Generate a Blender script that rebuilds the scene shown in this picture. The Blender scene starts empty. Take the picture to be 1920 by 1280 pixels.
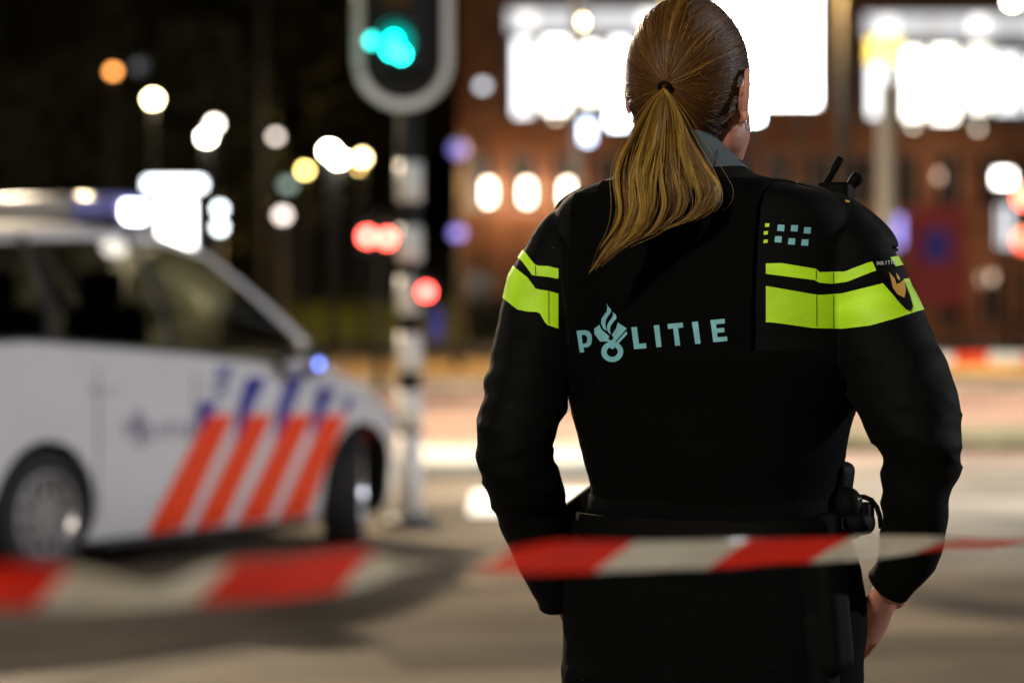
import bpy, bmesh, math, random
from mathutils import Vector, Matrix, noise
from mathutils.bvhtree import BVHTree
random.seed(7)
R = math.radians
sc = bpy.context.scene
col = sc.collection

# ------------------------------------------------------------------ camera
CAMZ = 1.33
FPX = 5600.0                      # focal length in photo pixels (105 mm on 36 mm)
PITCH = math.atan(68 / FPX)
cd = bpy.data.cameras.new('camera'); cam = bpy.data.objects.new('camera', cd); col.objects.link(cam)
cam.location = (0, 0, CAMZ); cam.rotation_euler = (R(90) - PITCH, 0, 0)
cd.lens = 105; cd.sensor_width = 36; cd.clip_end = 2000; cd.clip_start = .05
cd.dof.use_dof = True; cd.dof.focus_distance = 3.765; cd.dof.aperture_fstop = 3.35
sc.camera = cam
# ------------------------------------------------------------------ world, moon, exposure
w = bpy.data.worlds.new('World'); sc.world = w; w.use_nodes = True
nt = w.node_tree
sky = nt.nodes.new('ShaderNodeTexSky'); sky.sky_type = 'NISHITA'; sky.sun_disc = False
sky.sun_elevation = R(-4.0); sky.sun_rotation = R(150)
bg = nt.nodes['Background']; bg.inputs[1].default_value = .05
nt.links.new(sky.outputs[0], bg.inputs[0])
sd = bpy.data.lights.new('moon', 'SUN'); sun = bpy.data.objects.new('moon', sd); col.objects.link(sun)
sd.energy = .012; sd.angle = R(.5); sd.color = (.8, .88, 1)
sun.rotation_euler = (R(55), 0, R(-30))
vs = sc.view_settings
vs.view_transform = 'Standard'; vs.look = 'None'; vs.exposure = 0; vs.gamma = 1
sc.cycles.use_denoising = True
sc.cycles.max_bounces = 6
sc.cycles.sample_clamp_indirect = 6

# ------------------------------------------------------------------ materials
MATS = {}
def mat(name, base=(.5, .5, .5), rough=.6, metal=0, spec=.5, emis=None, es=0, trans=0, noise_amt=0, nscale=8, bump=0, bscale=60, sss=0, coat=0, sheen=0, alpha=1):
    if name in MATS: return MATS[name]
    m = bpy.data.materials.new(name); m.use_nodes = True
    t = m.node_tree; b = t.nodes['Principled BSDF']
    b.inputs['Base Color'].default_value = (*base, 1)
    b.inputs['Roughness'].default_value = rough; b.inputs['Metallic'].default_value = metal
    b.inputs['Specular IOR Level'].default_value = spec
    b.inputs['Transmission Weight'].default_value = trans
    b.inputs['Coat Weight'].default_value = coat
    b.inputs['Sheen Weight'].default_value = sheen
    b.inputs['Alpha'].default_value = alpha
    if sss:
        b.inputs['Subsurface Weight'].default_value = sss
        b.inputs['Subsurface Radius'].default_value = (.01, .004, .002)
        b.inputs['Subsurface Scale'].default_value = 1
    if emis:
        b.inputs['Emission Color'].default_value = (*emis, 1); b.inputs['Emission Strength'].default_value = es
    tc = t.nodes.new('ShaderNodeTexCoord')
    if noise_amt:
        n = t.nodes.new('ShaderNodeTexNoise'); n.inputs['Scale'].default_value = nscale; n.inputs['Detail'].default_value = 6
        t.links.new(tc.outputs['Object'], n.inputs['Vector'])
        mx = t.nodes.new('ShaderNodeMix'); mx.data_type = 'RGBA'
        mx.inputs[6].default_value = (*[c * (1 - noise_amt) for c in base], 1)
        mx.inputs[7].default_value = (*[min(1, c * (1 + noise_amt)) for c in base], 1)
        mrg = t.nodes.new('ShaderNodeMapRange'); mrg.inputs[1].default_value = .34; mrg.inputs[2].default_value = .66
        t.links.new(n.outputs[0], mrg.inputs[0]); t.links.new(mrg.outputs[0], mx.inputs[0]); t.links.new(mx.outputs[2], b.inputs['Base Color'])
    if bump:
        n = t.nodes.new('ShaderNodeTexNoise'); n.inputs['Scale'].default_value = bscale; n.inputs['Detail'].default_value = 4
        t.links.new(tc.outputs['Object'], n.inputs['Vector'])
        bp = t.nodes.new('ShaderNodeBump'); bp.inputs['Strength'].default_value = bump; bp.inputs['Distance'].default_value = .01
        t.links.new(n.outputs[0], bp.inputs['Height']); t.links.new(bp.outputs[0], b.inputs['Normal'])
    MATS[name] = m; return m
def glow(name, c, s):
    return mat(name, base=(.8, .8, .8), rough=.4, emis=c, es=s)

# ------------------------------------------------------------------ pixel -> place
FW = Vector((0, math.cos(PITCH), -math.sin(PITCH))); UP = Vector((0, math.sin(PITCH), math.cos(PITCH))); RT = Vector((1, 0, 0))
CAM = Vector((0, 0, CAMZ))
def ray(px, py):
    return FW + RT * ((px - 960) / FPX) + UP * ((640 - py) / FPX)
def at(px, py, Y):
    d = ray(px, py); return CAM + d * (Y / d.y)
def proj(p):
    v = p - CAM; z = v.dot(FW)
    return 960 + FPX * v.dot(RT) / z, 640 - FPX * v.dot(UP) / z
def gy(Y): return at(960, 0, Y)
def mpx(Y): return Y / FPX

# ------------------------------------------------------------------ things and parts
def tag(o, label, cat, group=None):
    o['label'] = label; o['category'] = cat
    if group: o['group'] = group
    return o
def thing(name, label, cat, loc=(0, 0, 0), rotz=0, group=None):
    o = bpy.data.objects.new(name, None); col.objects.link(o)
    o.location = loc; o.rotation_euler = (0, 0, rotz); o.empty_display_size = .1
    return tag(o, label, cat, group)
def link(name, me, m=None, parent=None, local=False, smooth=False):
    o = bpy.data.objects.new(name, me); col.objects.link(o)
    if m is not None:
        me.materials.clear()
        me.materials.append(m)
    if smooth: me.polygons.foreach_set('use_smooth', [True] * len(me.polygons))
    if parent is not None:
        o.parent = parent
        if not local:
            root = parent
            off = Vector((0, 0, 0))
            while root is not None:
                off += Vector(root.location); root = root.parent
            me.transform(Matrix.Translation(-off))
    return o

class MB:
    def __init__(s): s.v = []; s.f = []
    def add(s, vs, fs):
        k = len(s.v); s.v += [Vector(v) for v in vs]; s.f += [[i + k for i in f] for f in fs]; return s
    def box(s, c, d, rz=0, mtx=None):
        c = Vector(c); M = mtx or Matrix.Rotation(rz, 3, 'Z')
        vs = [c + M @ Vector((sx * d[0] / 2, sy * d[1] / 2, sz * d[2] / 2)) for sx in (-1, 1) for sy in (-1, 1) for sz in (-1, 1)]
        return s.add(vs, [(0, 1, 3, 2), (4, 6, 7, 5), (0, 4, 5, 1), (2, 3, 7, 6), (0, 2, 6, 4), (1, 5, 7, 3)])
    def rbox(s, c, d, r, mtx=None, seg=2):
        bm = bmesh.new(); bmesh.ops.create_cube(bm, size=1)
        for v in bm.verts: v.co = Vector((v.co.x * d[0], v.co.y * d[1], v.co.z * d[2]))
        bmesh.ops.bevel(bm, geom=bm.edges[:], offset=r, segments=seg, affect='EDGES', profile=.5)
        M = mtx or Matrix.Identity(3); c = Vector(c)
        bm.verts.index_update()
        s.add([c + M @ v.co for v in bm.verts], [[v.index for v in f.verts] for f in bm.faces]); bm.free(); return s
    def loft(s, rings, cap=True, closed=True):
        n = len(rings[0]); k = len(s.v)
        for r in rings: s.v += [Vector(p) for p in r]
        for i in range(len(rings) - 1):
            for j in range(n if closed else n - 1):
                a = k + i * n + j; b = k + i * n + (j + 1) % n
                s.f.append([a, b, b + n, a + n])
        if cap and closed:
            for ri, base in ((0, k), (1, k + (len(rings) - 1) * n)):
                c = sum((s.v[base + j] for j in range(n)), Vector()) / n
                s.v.append(c); ci = len(s.v) - 1
                for j in range(n):
                    a, b = base + j, base + (j + 1) % n
                    s.f.append([ci, b, a] if ri == 0 else [ci, a, b])
        return s
    def tube(s, pts, rad, n=12, cap=True, flat=1.0, flatdir=None):
        pts = [Vector(p) for p in pts]
        if not isinstance(rad, (list, tuple)): rad = [rad] * len(pts)
        rings = []; prev = None
        for i, p in enumerate(pts):
            t = (pts[min(i + 1, len(pts) - 1)] - pts[max(i - 1, 0)]).normalized()
            if flatdir is not None: u = Vector(flatdir) - t * t.dot(Vector(flatdir))
            elif prev is None: u = t.orthogonal()
            else: u = prev - t * prev.dot(t)
            u.normalize(); prev = u; v = t.cross(u)
            rings.append([p + (u * math.cos(a) * flat + v * math.sin(a)) * rad[i] for a in [2 * math.pi * j / n for j in range(n)]])
        return s.loft(rings, cap)
    def sphere(s, c, r, nu=20, nv=14, mtx=None):
        c = Vector(c); r = r if isinstance(r, (tuple, list)) else (r, r, r); M = mtx or Matrix.Identity(3)
        rings = []
        for i in range(nv + 1):
            a = math.pi * (i + .001) / (nv + .002) - math.pi / 2
            rings.append([c + M @ Vector((r[0] * math.cos(a) * math.cos(2 * math.pi * j / nu), r[1] * math.cos(a) * math.sin(2 * math.pi * j / nu), r[2] * math.sin(a))) for j in range(nu)])
        return s.loft(rings)
    def cyl(s, a, b, r, n=20): return s.tube([a, b], r, n)
    def prism(s, poly, axis_from, axis_to):
        """poly: list of 3D points (convex), extruded by axis vector"""
        d = Vector(axis_to) - Vector(axis_from); n = len(poly)
        vs = [Vector(p) for p in poly] + [Vector(p) + d for p in poly]
        fs = [list(range(n))[::-1], [n + i for i in range(n)]] + [[i, (i + 1) % n, n + (i + 1) % n, n + i] for i in range(n)]
        return s.add(vs, fs)
    def mesh(s, name='m'):
        me = bpy.data.meshes.new(name); me.from_pydata(s.v, [], s.f); me.validate(); me.update()
        bm = bmesh.new(); bm.from_mesh(me); bmesh.ops.recalc_face_normals(bm, faces=bm.faces[:]); bm.to_mesh(me); bm.free()
        return me
    def build(s, name, m, parent=None, local=False, smooth=False):
        return link(name, s.mesh(name), m, parent, local, smooth)

def catmull(pts, n):
    """pts: tuples of any length; n samples per span"""
    out = []; P = [list(p) for p in pts]
    for i in range(len(P) - 1):
        p0, p1, p2, p3 = P[max(i - 1, 0)], P[i], P[i + 1], P[min(i + 2, len(P) - 1)]
        for k in range(n):
            t = k / n
            out.append([.5 * (2 * b + (c - a) * t + (2 * a - 5 * b + 4 * c - d) * t * t + (3 * b - a - 3 * c + d) * t ** 3) for a, b, c, d in zip(p0, p1, p2, p3)])
    out.append(P[-1]); return out
def lerp_tab(tab, x):
    if x <= tab[0][0]: return tab[0][1]
    for (a, fa), (b, fb) in zip(tab, tab[1:]):
        if x <= b: return fa + (fb - fa) * (x - a) / (b - a)
    return tab[-1][1]
def evaluated(me, mods):
    o = bpy.data.objects.new('tmp', me); col.objects.link(o)
    for typ, kw in mods:
        md = o.modifiers.new(typ, typ)
        for k, v in kw.items(): setattr(md, k, v)
    dg = bpy.context.evaluated_depsgraph_get(); dg.update()
    r = bpy.data.meshes.new_from_object(o.evaluated_get(dg), preserve_all_data_layers=True, depsgraph=dg)
    bpy.data.objects.remove(o); return r
def remesh(me, vox, it=6, fac=.5):
    return evaluated(me, [('REMESH', dict(mode='VOXEL', voxel_size=vox)), ('SMOOTH', dict(iterations=it, factor=fac))])
def bvh_of(me, M=None):
    M = M or Matrix.Identity(4)
    return BVHTree.FromPolygons([M @ v.co for v in me.vertices], [list(p.vertices) for p in me.polygons])
def fill2d(outer, holes=(), L=8):
    bm = bmesh.new(); es = []
    for loop in (outer, *holes):
        vs = [bm.verts.new((p[0], p[1], 0)) for p in loop]
        es += [bm.edges.new((vs[i], vs[(i + 1) % len(vs)])) for i in range(len(vs))]
    bmesh.ops.triangle_fill(bm, edges=es, use_beauty=True)
    for _ in range(6):
        lo = [e for e in bm.edges if e.calc_length() > L]
        if not lo: break
        bmesh.ops.subdivide_edges(bm, edges=lo, cuts=1)
        bmesh.ops.triangulate(bm, faces=bm.faces[:])
    bm.verts.index_update()
    v = [(a.co.x, a.co.y) for a in bm.verts]; f = [[a.index for a in q.verts] for q in bm.faces]; bm.free()
    return v, f
def decal(name, polys, bvh, off, m, parent, L=8, inv=None):
    """flat print laid on a curved surface: every point is laid on the surface itself, `off` metres proud of it"""
    mb = MB()
    for k, pl in enumerate(polys):
        outer, holes = pl if isinstance(pl, tuple) else (pl, ())
        v, f = fill2d(outer, holes, L); pts = []; lastd = None
        for (px, py) in v:
            d = ray(px, py).normalized(); h = bvh.ray_cast(CAM, d)
            if h[0] is None:
                q = CAM + d * (lastd or 3.8); h = bvh.find_nearest(q)
            else: lastd = h[3]
            n = h[1]
            if n.dot(d) > 0: n = -n
            p = h[0] + n * (off + k * .0003)
            pts.append(p if inv is None else inv @ p)
        mb.add(pts, f)
    o = mb.build(name, m, parent, local=inv is not None)
    return o

# ------------------------------------------------------------------ setting
def structure(name, mb, m, smooth=False):
    o = mb.build(name, m, None, smooth=smooth); o['kind'] = 'structure'; return o
def asphalt(name, c, rough, damp=.3):
    m = mat(name, c, rough, noise_amt=.5, nscale=.45, bump=.5, bscale=35)
    t = m.node_tree; b = t.nodes['Principled BSDF']; tc = [n for n in t.nodes if n.type == 'TEX_COORD'][0]
    n = t.nodes.new('ShaderNodeTexNoise'); n.inputs['Scale'].default_value = .35; n.inputs['Detail'].default_value = 5
    t.links.new(tc.outputs['Object'], n.inputs['Vector'])
    mr = t.nodes.new('ShaderNodeMapRange'); mr.inputs[1].default_value = .4; mr.inputs[2].default_value = .65
    mr.inputs[3].default_value = rough - damp / 2; mr.inputs[4].default_value = rough + damp / 2
    t.links.new(n.outputs[0], mr.inputs[0]); t.links.new(mr.outputs[0], b.inputs['Roughness'])
    b.inputs['Specular IOR Level'].default_value = .035
    return m
ASPH = asphalt('asphalt_worn', (.165, .134, .10), .68, .2)
structure('ground', MB().add([(-300, -60, 0), (300, -60, 0), (300, 500, 0), (-300, 500, 0)], [(0, 1, 2, 3)]), ASPH)
structure('paving', MB().add([(-60, 25.4, .004), (60, 25.4, .004), (60, 47, .004), (-60, 47, .004)], [(0, 1, 2, 3)]), asphalt('red_paving', (.25, .175, .14), .68, .2))
structure('far_road', MB().add([(-120, 49.5, .004), (120, 49.5, .004), (120, 103, .004), (-120, 103, .004)], [(0, 1, 2, 3)]), asphalt('far_asphalt', (.15, .115, .075), .6, .2))
PATCH = asphalt('asphalt_patch', (.105, .088, .068), .7, .2)
for (x, y, a, L_, W_) in ((1.2, 11.6, 12, 3.4, .7), (-1.6, 10.6, 64, 2.6, .35), (3.2, 15.8, -8, 4.5, .5), (2.9, 18.6, 14, 5, .32), (.2, 14.2, 40, 3.2, .3), (3.6, 13.2, 22, 2.4, .9)):
    c_, s_ = math.cos(R(a)), math.sin(R(a))
    structure('asphalt_patch', MB().add([(x + c_ * u * L_ / 2 - s_ * v * W_ / 2, y + s_ * u * L_ / 2 + c_ * v * W_ / 2, .004) for u, v in ((-1, -1), (1, -1), (1, 1), (-1, 1))], [(0, 1, 2, 3)]), PATCH)
KERB = mat('kerb_concrete', (.34, .32, .28), .7, noise_amt=.2, nscale=3, bump=.3)
kb = MB()
for i in range(60): kb.box((-60 + 2 * i + 1, 48.2, .055), (1.985, .26, .13))
structure('kerb', kb, KERB)
isl = MB().rbox((-.3, 24.2, .03), (3.1, 2.3, .19), .04)
structure('traffic_island', isl, mat('island_concrete', (.42, .4, .34), .7, noise_amt=.15, nscale=2, bump=.3))
med = MB().rbox((13.2, 28.6, .03), (21, 3.6, .2), .05)
structure('median_strip', med, mat('median_cobble', (.11, .1, .05), .9, noise_amt=.5, nscale=5, bump=.8, bscale=12))
PAINT = mat('road_paint', (.78, .77, .74), .55, noise_amt=.12, nscale=12)
for i, x in enumerate((-.28, .3)):
    structure('road_marking', MB().add([(x, 18.9, .005), (x + .45, 18.9, .005), (x + .45, 21.3, .005), (x, 21.3, .005)], [(0, 1, 2, 3)]), PAINT)
# lawn bank
lawn = MB(); nx, ny = 60, 10
vv = []
for j in range(ny + 1):
    for i in range(nx + 1):
        u = j / ny; x = -60 + 75 * i / nx
        vv.append((x, 104 + 24 * u, 1.9 * u * u * (3 - 2 * u) + .06 * noise.noise((x * .3, u * 9, 0))))
lawn.add(vv, [[j * (nx + 1) + i, j * (nx + 1) + i + 1, (j + 1) * (nx + 1) + i + 1, (j + 1) * (nx + 1) + i] for j in range(ny) for i in range(nx)])
structure('lawn', lawn, mat('lawn_green', (.085, .095, .010), .95, noise_amt=.4, nscale=1.2, bump=.8, bscale=8), smooth=True)

# ------------------------------------------------------------------ vegetation
LEAF = mat('leaf_dark', (.042, .040, .016), .7, noise_amt=.4, nscale=2)
BARK = mat('bark', (.09, .07, .055), .9, noise_amt=.4, nscale=6, bump=.6)
def leaf_crown(rnd, n, rx, rz, size):
    mb = MB(); cl = [(Vector((rnd.gauss(0, .45), rnd.gauss(0, .45), rnd.gauss(0, .42))), rnd.uniform(.22, .4)) for _ in range(26)]
    for i in range(n):
        c, r = rnd.choice(cl)
        d = Vector((rnd.gauss(0, 1), rnd.gauss(0, 1), rnd.gauss(0, 1))).normalized() * r * rnd.random() ** .4
        p = c + d; p = Vector((p.x * rx, p.y * rx, p.z * rz))
        u = Vector((rnd.gauss(0, 1), rnd.gauss(0, 1), rnd.gauss(0, 1))).normalized(); v = u.orthogonal().normalized()
        s = size * rnd.uniform(.6, 1.3)
        mb.add([p - u * s, p + v * s * .45, p + u * s, p - v * s * .45], [(0, 1, 2, 3)])
    return mb.mesh('crown')
rnd = random.Random(3)
CROWNS = [leaf_crown(rnd, 4200, 4.2, 4.4, .3) for _ in range(3)]
def trunk_mesh(rnd, h):
    mb = MB()
    mb.tube([(0, 0, 0), (.05, 0, h * .4), (-.05, .05, h * .8), (0, 0, h)], [.26, .2, .17, .12], 10)
    for k in range(6):
        a = rnd.uniform(0, 6.28); z = h * rnd.uniform(.55, .9); q = Vector((math.cos(a), math.sin(a), .9))
        mb.tube([(0, 0, z), q * 1.1 + Vector((0, 0, z)), q * 2.4 + Vector((0, 0, z + .3))], [.1, .06, .03], 6)
    return mb.mesh('trunk')
TRUNKS = [trunk_mesh(rnd, 6.5) for _ in range(3)]
trees = [(-14.5, 108, 1.15, 'broad dark tree beside the orange street lamp'), (-13.6, 112, 1.1, 'dark tree rising behind the lit advertising kiosk'), (-17.5, 104, 1.15, 'broad dark tree beyond the roof of the police car'),
         (-10.4, 125, 1.3, 'tall dark tree between the white street lamps and the traffic light'), (-5.4, 127, 1.3, 'dark tree directly behind the traffic light pole'),
         (-19, 122, 1.4, 'large dark tree at the back of the lawn bank'), (-13, 121, 1.4, 'dark tree at the back of the lawn behind the yellow lamps'),
         (-15.5, 106, .9, 'slim dark tree between the traffic light and the brick shop building'), (-8.4, 120, 1.4, 'tall dark tree standing on the lawn bank'), (-21, 106, 1.2, 'dark tree by the far road beyond the light bar of the car')]
for i, (x, y, s, lb) in enumerate(trees):
    gz = lerp_tab([(104, 0), (116, .95), (128, 1.9)], y)
    t = thing('broadleaf_tree', lb, 'tree', (x, y, gz), 0, 'dark trees beyond the crossing')
    a = link('trunk', TRUNKS[i % 3], None, t, True, True); a.scale = (s, s, s)
    if not TRUNKS[i % 3].materials: TRUNKS[i % 3].materials.append(BARK)
    c = link('crown', CROWNS[i % 3], None, t, True); c.location = (0, 0, 6.2 * s); c.scale = (s, s, s); c.rotation_euler.z = i * 1.3
    if not CROWNS[i % 3].materials: CROWNS[i % 3].materials.append(LEAF)
def hedge(x0, x1, y, gz, h, lb):
    mb = MB(); rn = random.Random(int(x0 * 10) + 99)
    n = int((x1 - x0) * h * 90)
    for i in range(n):
        p = Vector((rn.uniform(x0, x1), y + rn.uniform(-.7, .7), gz + h * rn.random() ** .7 + .25 * noise.noise((x0 + i * .01, 0, 0))))
        u = Vector((rn.gauss(0, 1), rn.gauss(0, 1), rn.gauss(0, 1))).normalized(); v = u.orthogonal().normalized(); s = rn.uniform(.14, .3)
        mb.add([p - u * s, p + v * s * .5, p + u * s, p - v * s * .5], [(0, 1, 2, 3)])
    mb.box(((x0 + x1) / 2, y, gz + h * .4), (x1 - x0, .9, h * .8))
    o = mb.build('hedge', LEAF); tag(o, lb, 'hedge')
hedge(-24, -1.9, 129, 1.8, 2.6, 'long dark hedge along the top of the lawn bank')
hedge(-1.6, 3.4, 107, .15, 1.4, 'low dark hedge at the foot of the brick shop front')

# ------------------------------------------------------------------ lamps
POLE = mat('lamp_pole_grey', (.035, .035, .037), .5)
def lamp_light(loc, power, c, parent, size=.25, spot=None):
    d = bpy.data.lights.new('lamp_light', 'SPOT' if spot else 'POINT'); d.energy = power; d.color = c; d.shadow_soft_size = size
    if spot: d.spot_size = R(spot); d.spot_blend = .6
    o = bpy.data.objects.new('lamp_light', d); col.objects.link(o); o.parent = parent
    o.location = Vector(loc) - Vector(parent.location); return o
def street_lamp(x, y, h, c, es, lb, power=0, head=.34, arm=.0, gz=0, lc=None, cone=124, light_drop=.35):
    t = thing('street_lamp', lb, 'street lamp', (x, y, gz), 0, 'street lamps round the crossing')
    MB().tube([(x, y, gz), (x, y, gz + 1), (x, y, h - .1)], [.09, .07, .05], 10).build('pole', POLE, t, smooth=True)
    hx = x + arm
    if arm: MB().tube([(x, y, h - .15), (x + arm * .5, y, h + .12), (hx, y, h + .14)], [.05, .04, .04], 8).build('arm', POLE, t, smooth=True)
    MB().tube([(hx, y, h + .22), (hx, y, h + .17), (hx, y, h + .1)], [.05, head * .55, head * .62], 14).build('lamp_cap', POLE, t, smooth=True)
    MB().sphere((hx, y, h - .02), (head / 2, head / 2, head * .42), 14, 10).build('lamp_globe', glow('lamp_%d_%d' % (int(es * 10), int(c[2] * 100)), c, es), t, smooth=True)
    if power: lamp_light((hx, y, h - light_drop), power, lc or c, t, spot=cone)
    return t
WARM = (1, .78, .5); WHT = (1, .93, .82); YEL = (1, .74, .22); ORG = (1, .36, .08)
def seen_lamp(px, py, Y, c, es, lb, head=.36):
    p = at(px, py, Y); gz = lerp_tab([(104, 0), (116, .95), (128, 1.9)], Y) if p.x < 0 else 0
    return street_lamp(p.x, Y, p.z, c, es * 2.0, lb, head=head * .68, gz=gz)
seen_lamp(212, 133, 82, ORG, 5, 'street lamp with an orange globe among the dark trees')
seen_lamp(287, 185, 78, (1, .85, .45), 30, 'street lamp with a pale yellow globe standing between orange lamp and kiosk', .4)
seen_lamp(387, 256, 80, (1, .9, .75), 22, 'white street lamp just above the lit kiosk, lower one of a close pair', .42)
seen_lamp(402, 232, 95, (1, .9, .75), 10, 'white street lamp just above the lit kiosk, taller one of a close pair', .45)
seen_lamp(517, 255, 90, (1, .85, .75), 3.2, 'dim pinkish white street lamp beside the grey tree trunk')
seen_lamp(572, 318, 86, (1, .72, .2), 12, 'street lamp with a deep yellow globe beside the brightest white lamp', .34)
seen_lamp(618, 282, 80, (1, .9, .7), 40, 'brightest white street lamp with a wide globe behind the car bonnet', .46)
seen_lamp(634, 296, 92, (1, .9, .7), 40, 'white street lamp half hidden by the brightest lamp', .5)
seen_lamp(679, 295, 84, (1, .75, .35), 16, 'yellow street lamp next to the traffic light pole, upper of two', .38)
seen_lamp(675, 312, 96, (1, .65, .2), 7, 'dim amber street lamp next to the traffic light pole, lower of two', .34)
seen_lamp(530, 402, 70, (1, .86, .8), 2.6, 'low dim white lamp above the windscreen of the police car', .42)
seen_lamp(412, 390, 60, (.85, .95, 1), 6, 'cold white lamp immediately beside the lit kiosk, upper', .26)
seen_lamp(412, 424, 56, (.85, .95, 1), 6, 'cold white lamp immediately beside the lit kiosk, lower', .26)
seen_lamp(905, 160, 100, (.85, .9, 1), 1.4, 'faint cold lamp left of the glowing shop sign', .5)
seen_lamp(1898, 2, 90, (1, .9, .6), 30, 'yellow white lamp at roof height above the lit shop sign', .4)
seen_lamp(1084, 40, 70, (1, .72, .4), 30, 'warm lamp hanging before the glowing white shop sign', .4)
seen_lamp(540, 345, 100, (.5, .7, .6), .7, 'faint greenish lamp under the yellow street lamps', .6)
seen_lamp(262, 125, 110, (.5, .55, .6), .35, 'faint grey lamp high among the dark trees', 1.)
seen_lamp(860, 278, 62, (.12, .16, 1), .5, 'blue lamp left of the brick shop front, upper', .55)
seen_lamp(858, 435, 62, (.22, .2, 1), .9, 'blue lamp left of the brick shop front, lower', .42)
# lamps whose heads hang above or beside the view and light the crossing
street_lamp(-7.0, 26.5, 8.2, WARM, 20, 'tall street lamp on the far side of the police car', 18500, .5, arm=.9, cone=0, lc=(1, .80, .55))
street_lamp(6.2, 25.2, 8.6, WHT, 20, 'tall white street lamp on the cobbled median strip', 4500, .5, arm=-.9, cone=105, lc=(.88, .94, 1))
street_lamp(-4.2, -3.4, 6.2, WARM, 20, 'street lamp on the near pavement before the police tape', 2700, .5, arm=.9, cone=0, lc=(1, .92, .74))
street_lamp(-10.4, 15.5, 8.3, WARM, 20, 'added street lamp out of view beside the rear of the police car, lighting the banded pole', 1300, .5, arm=.9, cone=0, lc=(1, .88, .72))  # unseen lamp, added so the banded pole is lit from the left
street_lamp(-3.84, 112, 13.2, YEL, 20, 'added yellow street lamp with its head above the view, brightening the lawn bank', 3000, .5, arm=-1.9, cone=98, lc=(1, .72, .2))  # extra lamp with an unseen head, put in to lift the dark lawn
street_lamp(16.0, 9.2, 5.6, WHT, 20, 'added street lamp out of view beyond the holster side, lighting the side of the car', 6400, .5, arm=-.9, cone=0, lc=(.92, .94, 1))  # unseen lamp, added to whiten the near side of the car
street_lamp(5.6, 20.0, 6.9, WHT, 20, 'added street lamp out of view, brightening the road by the end of the zebra stripes', 3600, .5, arm=-.9, cone=96, lc=(.72, .88, 1))  # unseen added lamp, stands in for the screens' reflection on the road
street_lamp(3.2, 62, 11.5, ORG, 20, 'tall orange sodium lamp by the far road', 27000, .5, arm=.9, lc=(1, .60, .2))
street_lamp(-16, 70, 12.5, ORG, 20, 'tall orange sodium lamp beside the trees', 1500, .5, arm=.9, lc=(1, .60, .2))
street_lamp(13.5, 66, 11.5, ORG, 20, 'tall orange sodium lamp facing the red poster', 25000, .5, arm=.9, lc=(1, .60, .2))
street_lamp(.8, 37, 10.2, WHT, 20, 'tall street lamp on the red paving', 8500, .5, arm=.9, lc=(1, .78, .62))
street_lamp(9.5, 40, 10.2, WHT, 20, 'tall street lamp on the red paving beyond the far tape', 8000, .5, arm=-.9, lc=(1, .82, .68))

# ------------------------------------------------------------------ shop building
BRICK = mat('brick_brown', (.27, .125, .06), .85, noise_amt=.35, nscale=1.5, bump=.4, bscale=10)
STONE = mat('stone_trim', (.36, .32, .27), .8, noise_amt=.2)
DGLASS = mat('dark_glass', (.02, .02, .025), .12)
PANEL = glow('sign_panel_white', (.95, .97, 1), 5.5)
PANEL2 = glow('sign_panel_soft', (.92, .95, 1), .75)
HOT = glow('screen_white', (1, .99, .96), 14)
YB = 112.0
def facade(x0, x1, y, h, label, wallm, rows, win_w, pitch, skip=lambda i, j: False):
    t = thing('shop_building', label, 'building', (x0, y, 0))
    mb = MB(); cols = int((x1 - x0) / pitch)
    zs = sorted([(z0, z1) for z0, z1 in rows])
    # spandrels (full-width bands) and piers between the window openings
    edges = [0] + [e for r in zs for e in r] + [h]
    for a, b in zip(edges[0::2], edges[1::2]): mb.box(((x0 + x1) / 2, y + .2, (a + b) / 2), (x1 - x0, .4, b - a))
    for z0, z1 in zs:
        for i in range(cols + 1):
            xa = x0 + i * pitch - (pitch - win_w) / 2; xb = xa + (pitch - win_w)
            xa = max(xa, x0); xb = min(xb, x1)
            if xb > xa: mb.box(((xa + xb) / 2, y + .2, (z0 + z1) / 2), (xb - xa, .398, z1 - z0))
    mb.box(((x0 + x1) / 2, y + 5.3, h / 2), (x1 - x0, 9.4, h - .02))
    mb.build('wall', wallm, t)
    MB().box(((x0 + x1) / 2, y + .1, h + .15), (x1 - x0 + .4, .9, .3)).build('cornice', STONE, t)
    for z0, z1 in zs:
        for i in range(cols):
            if skip(i, z0): continue
            xc = x0 + (i + .5) * pitch
            wi = MB()
            for dx in (-win_w / 2 + .04, 0, win_w / 2 - .04): wi.box((xc + dx, y + .3, (z0 + z1) / 2), (.07, .07, z1 - z0))
            for zz in (z0 + .04, z1 - .04): wi.box((xc, y + .302, zz), (win_w - .15, .07, .07))
            f = wi.build('window', STONE, t)
            MB().box((xc, y + .36, (z0 + z1) / 2), (win_w - .02, .03, z1 - z0 - .02)).build('pane', DGLASS, f)
    return t
bld = facade(-2.0, 21.0, YB, 15, 'brown brick shop building with glowing white signs across its front', BRICK, [(.6, 2.6), (4.9, 7.0)], 1.0, 1.6, lambda i, z: False)
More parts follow.
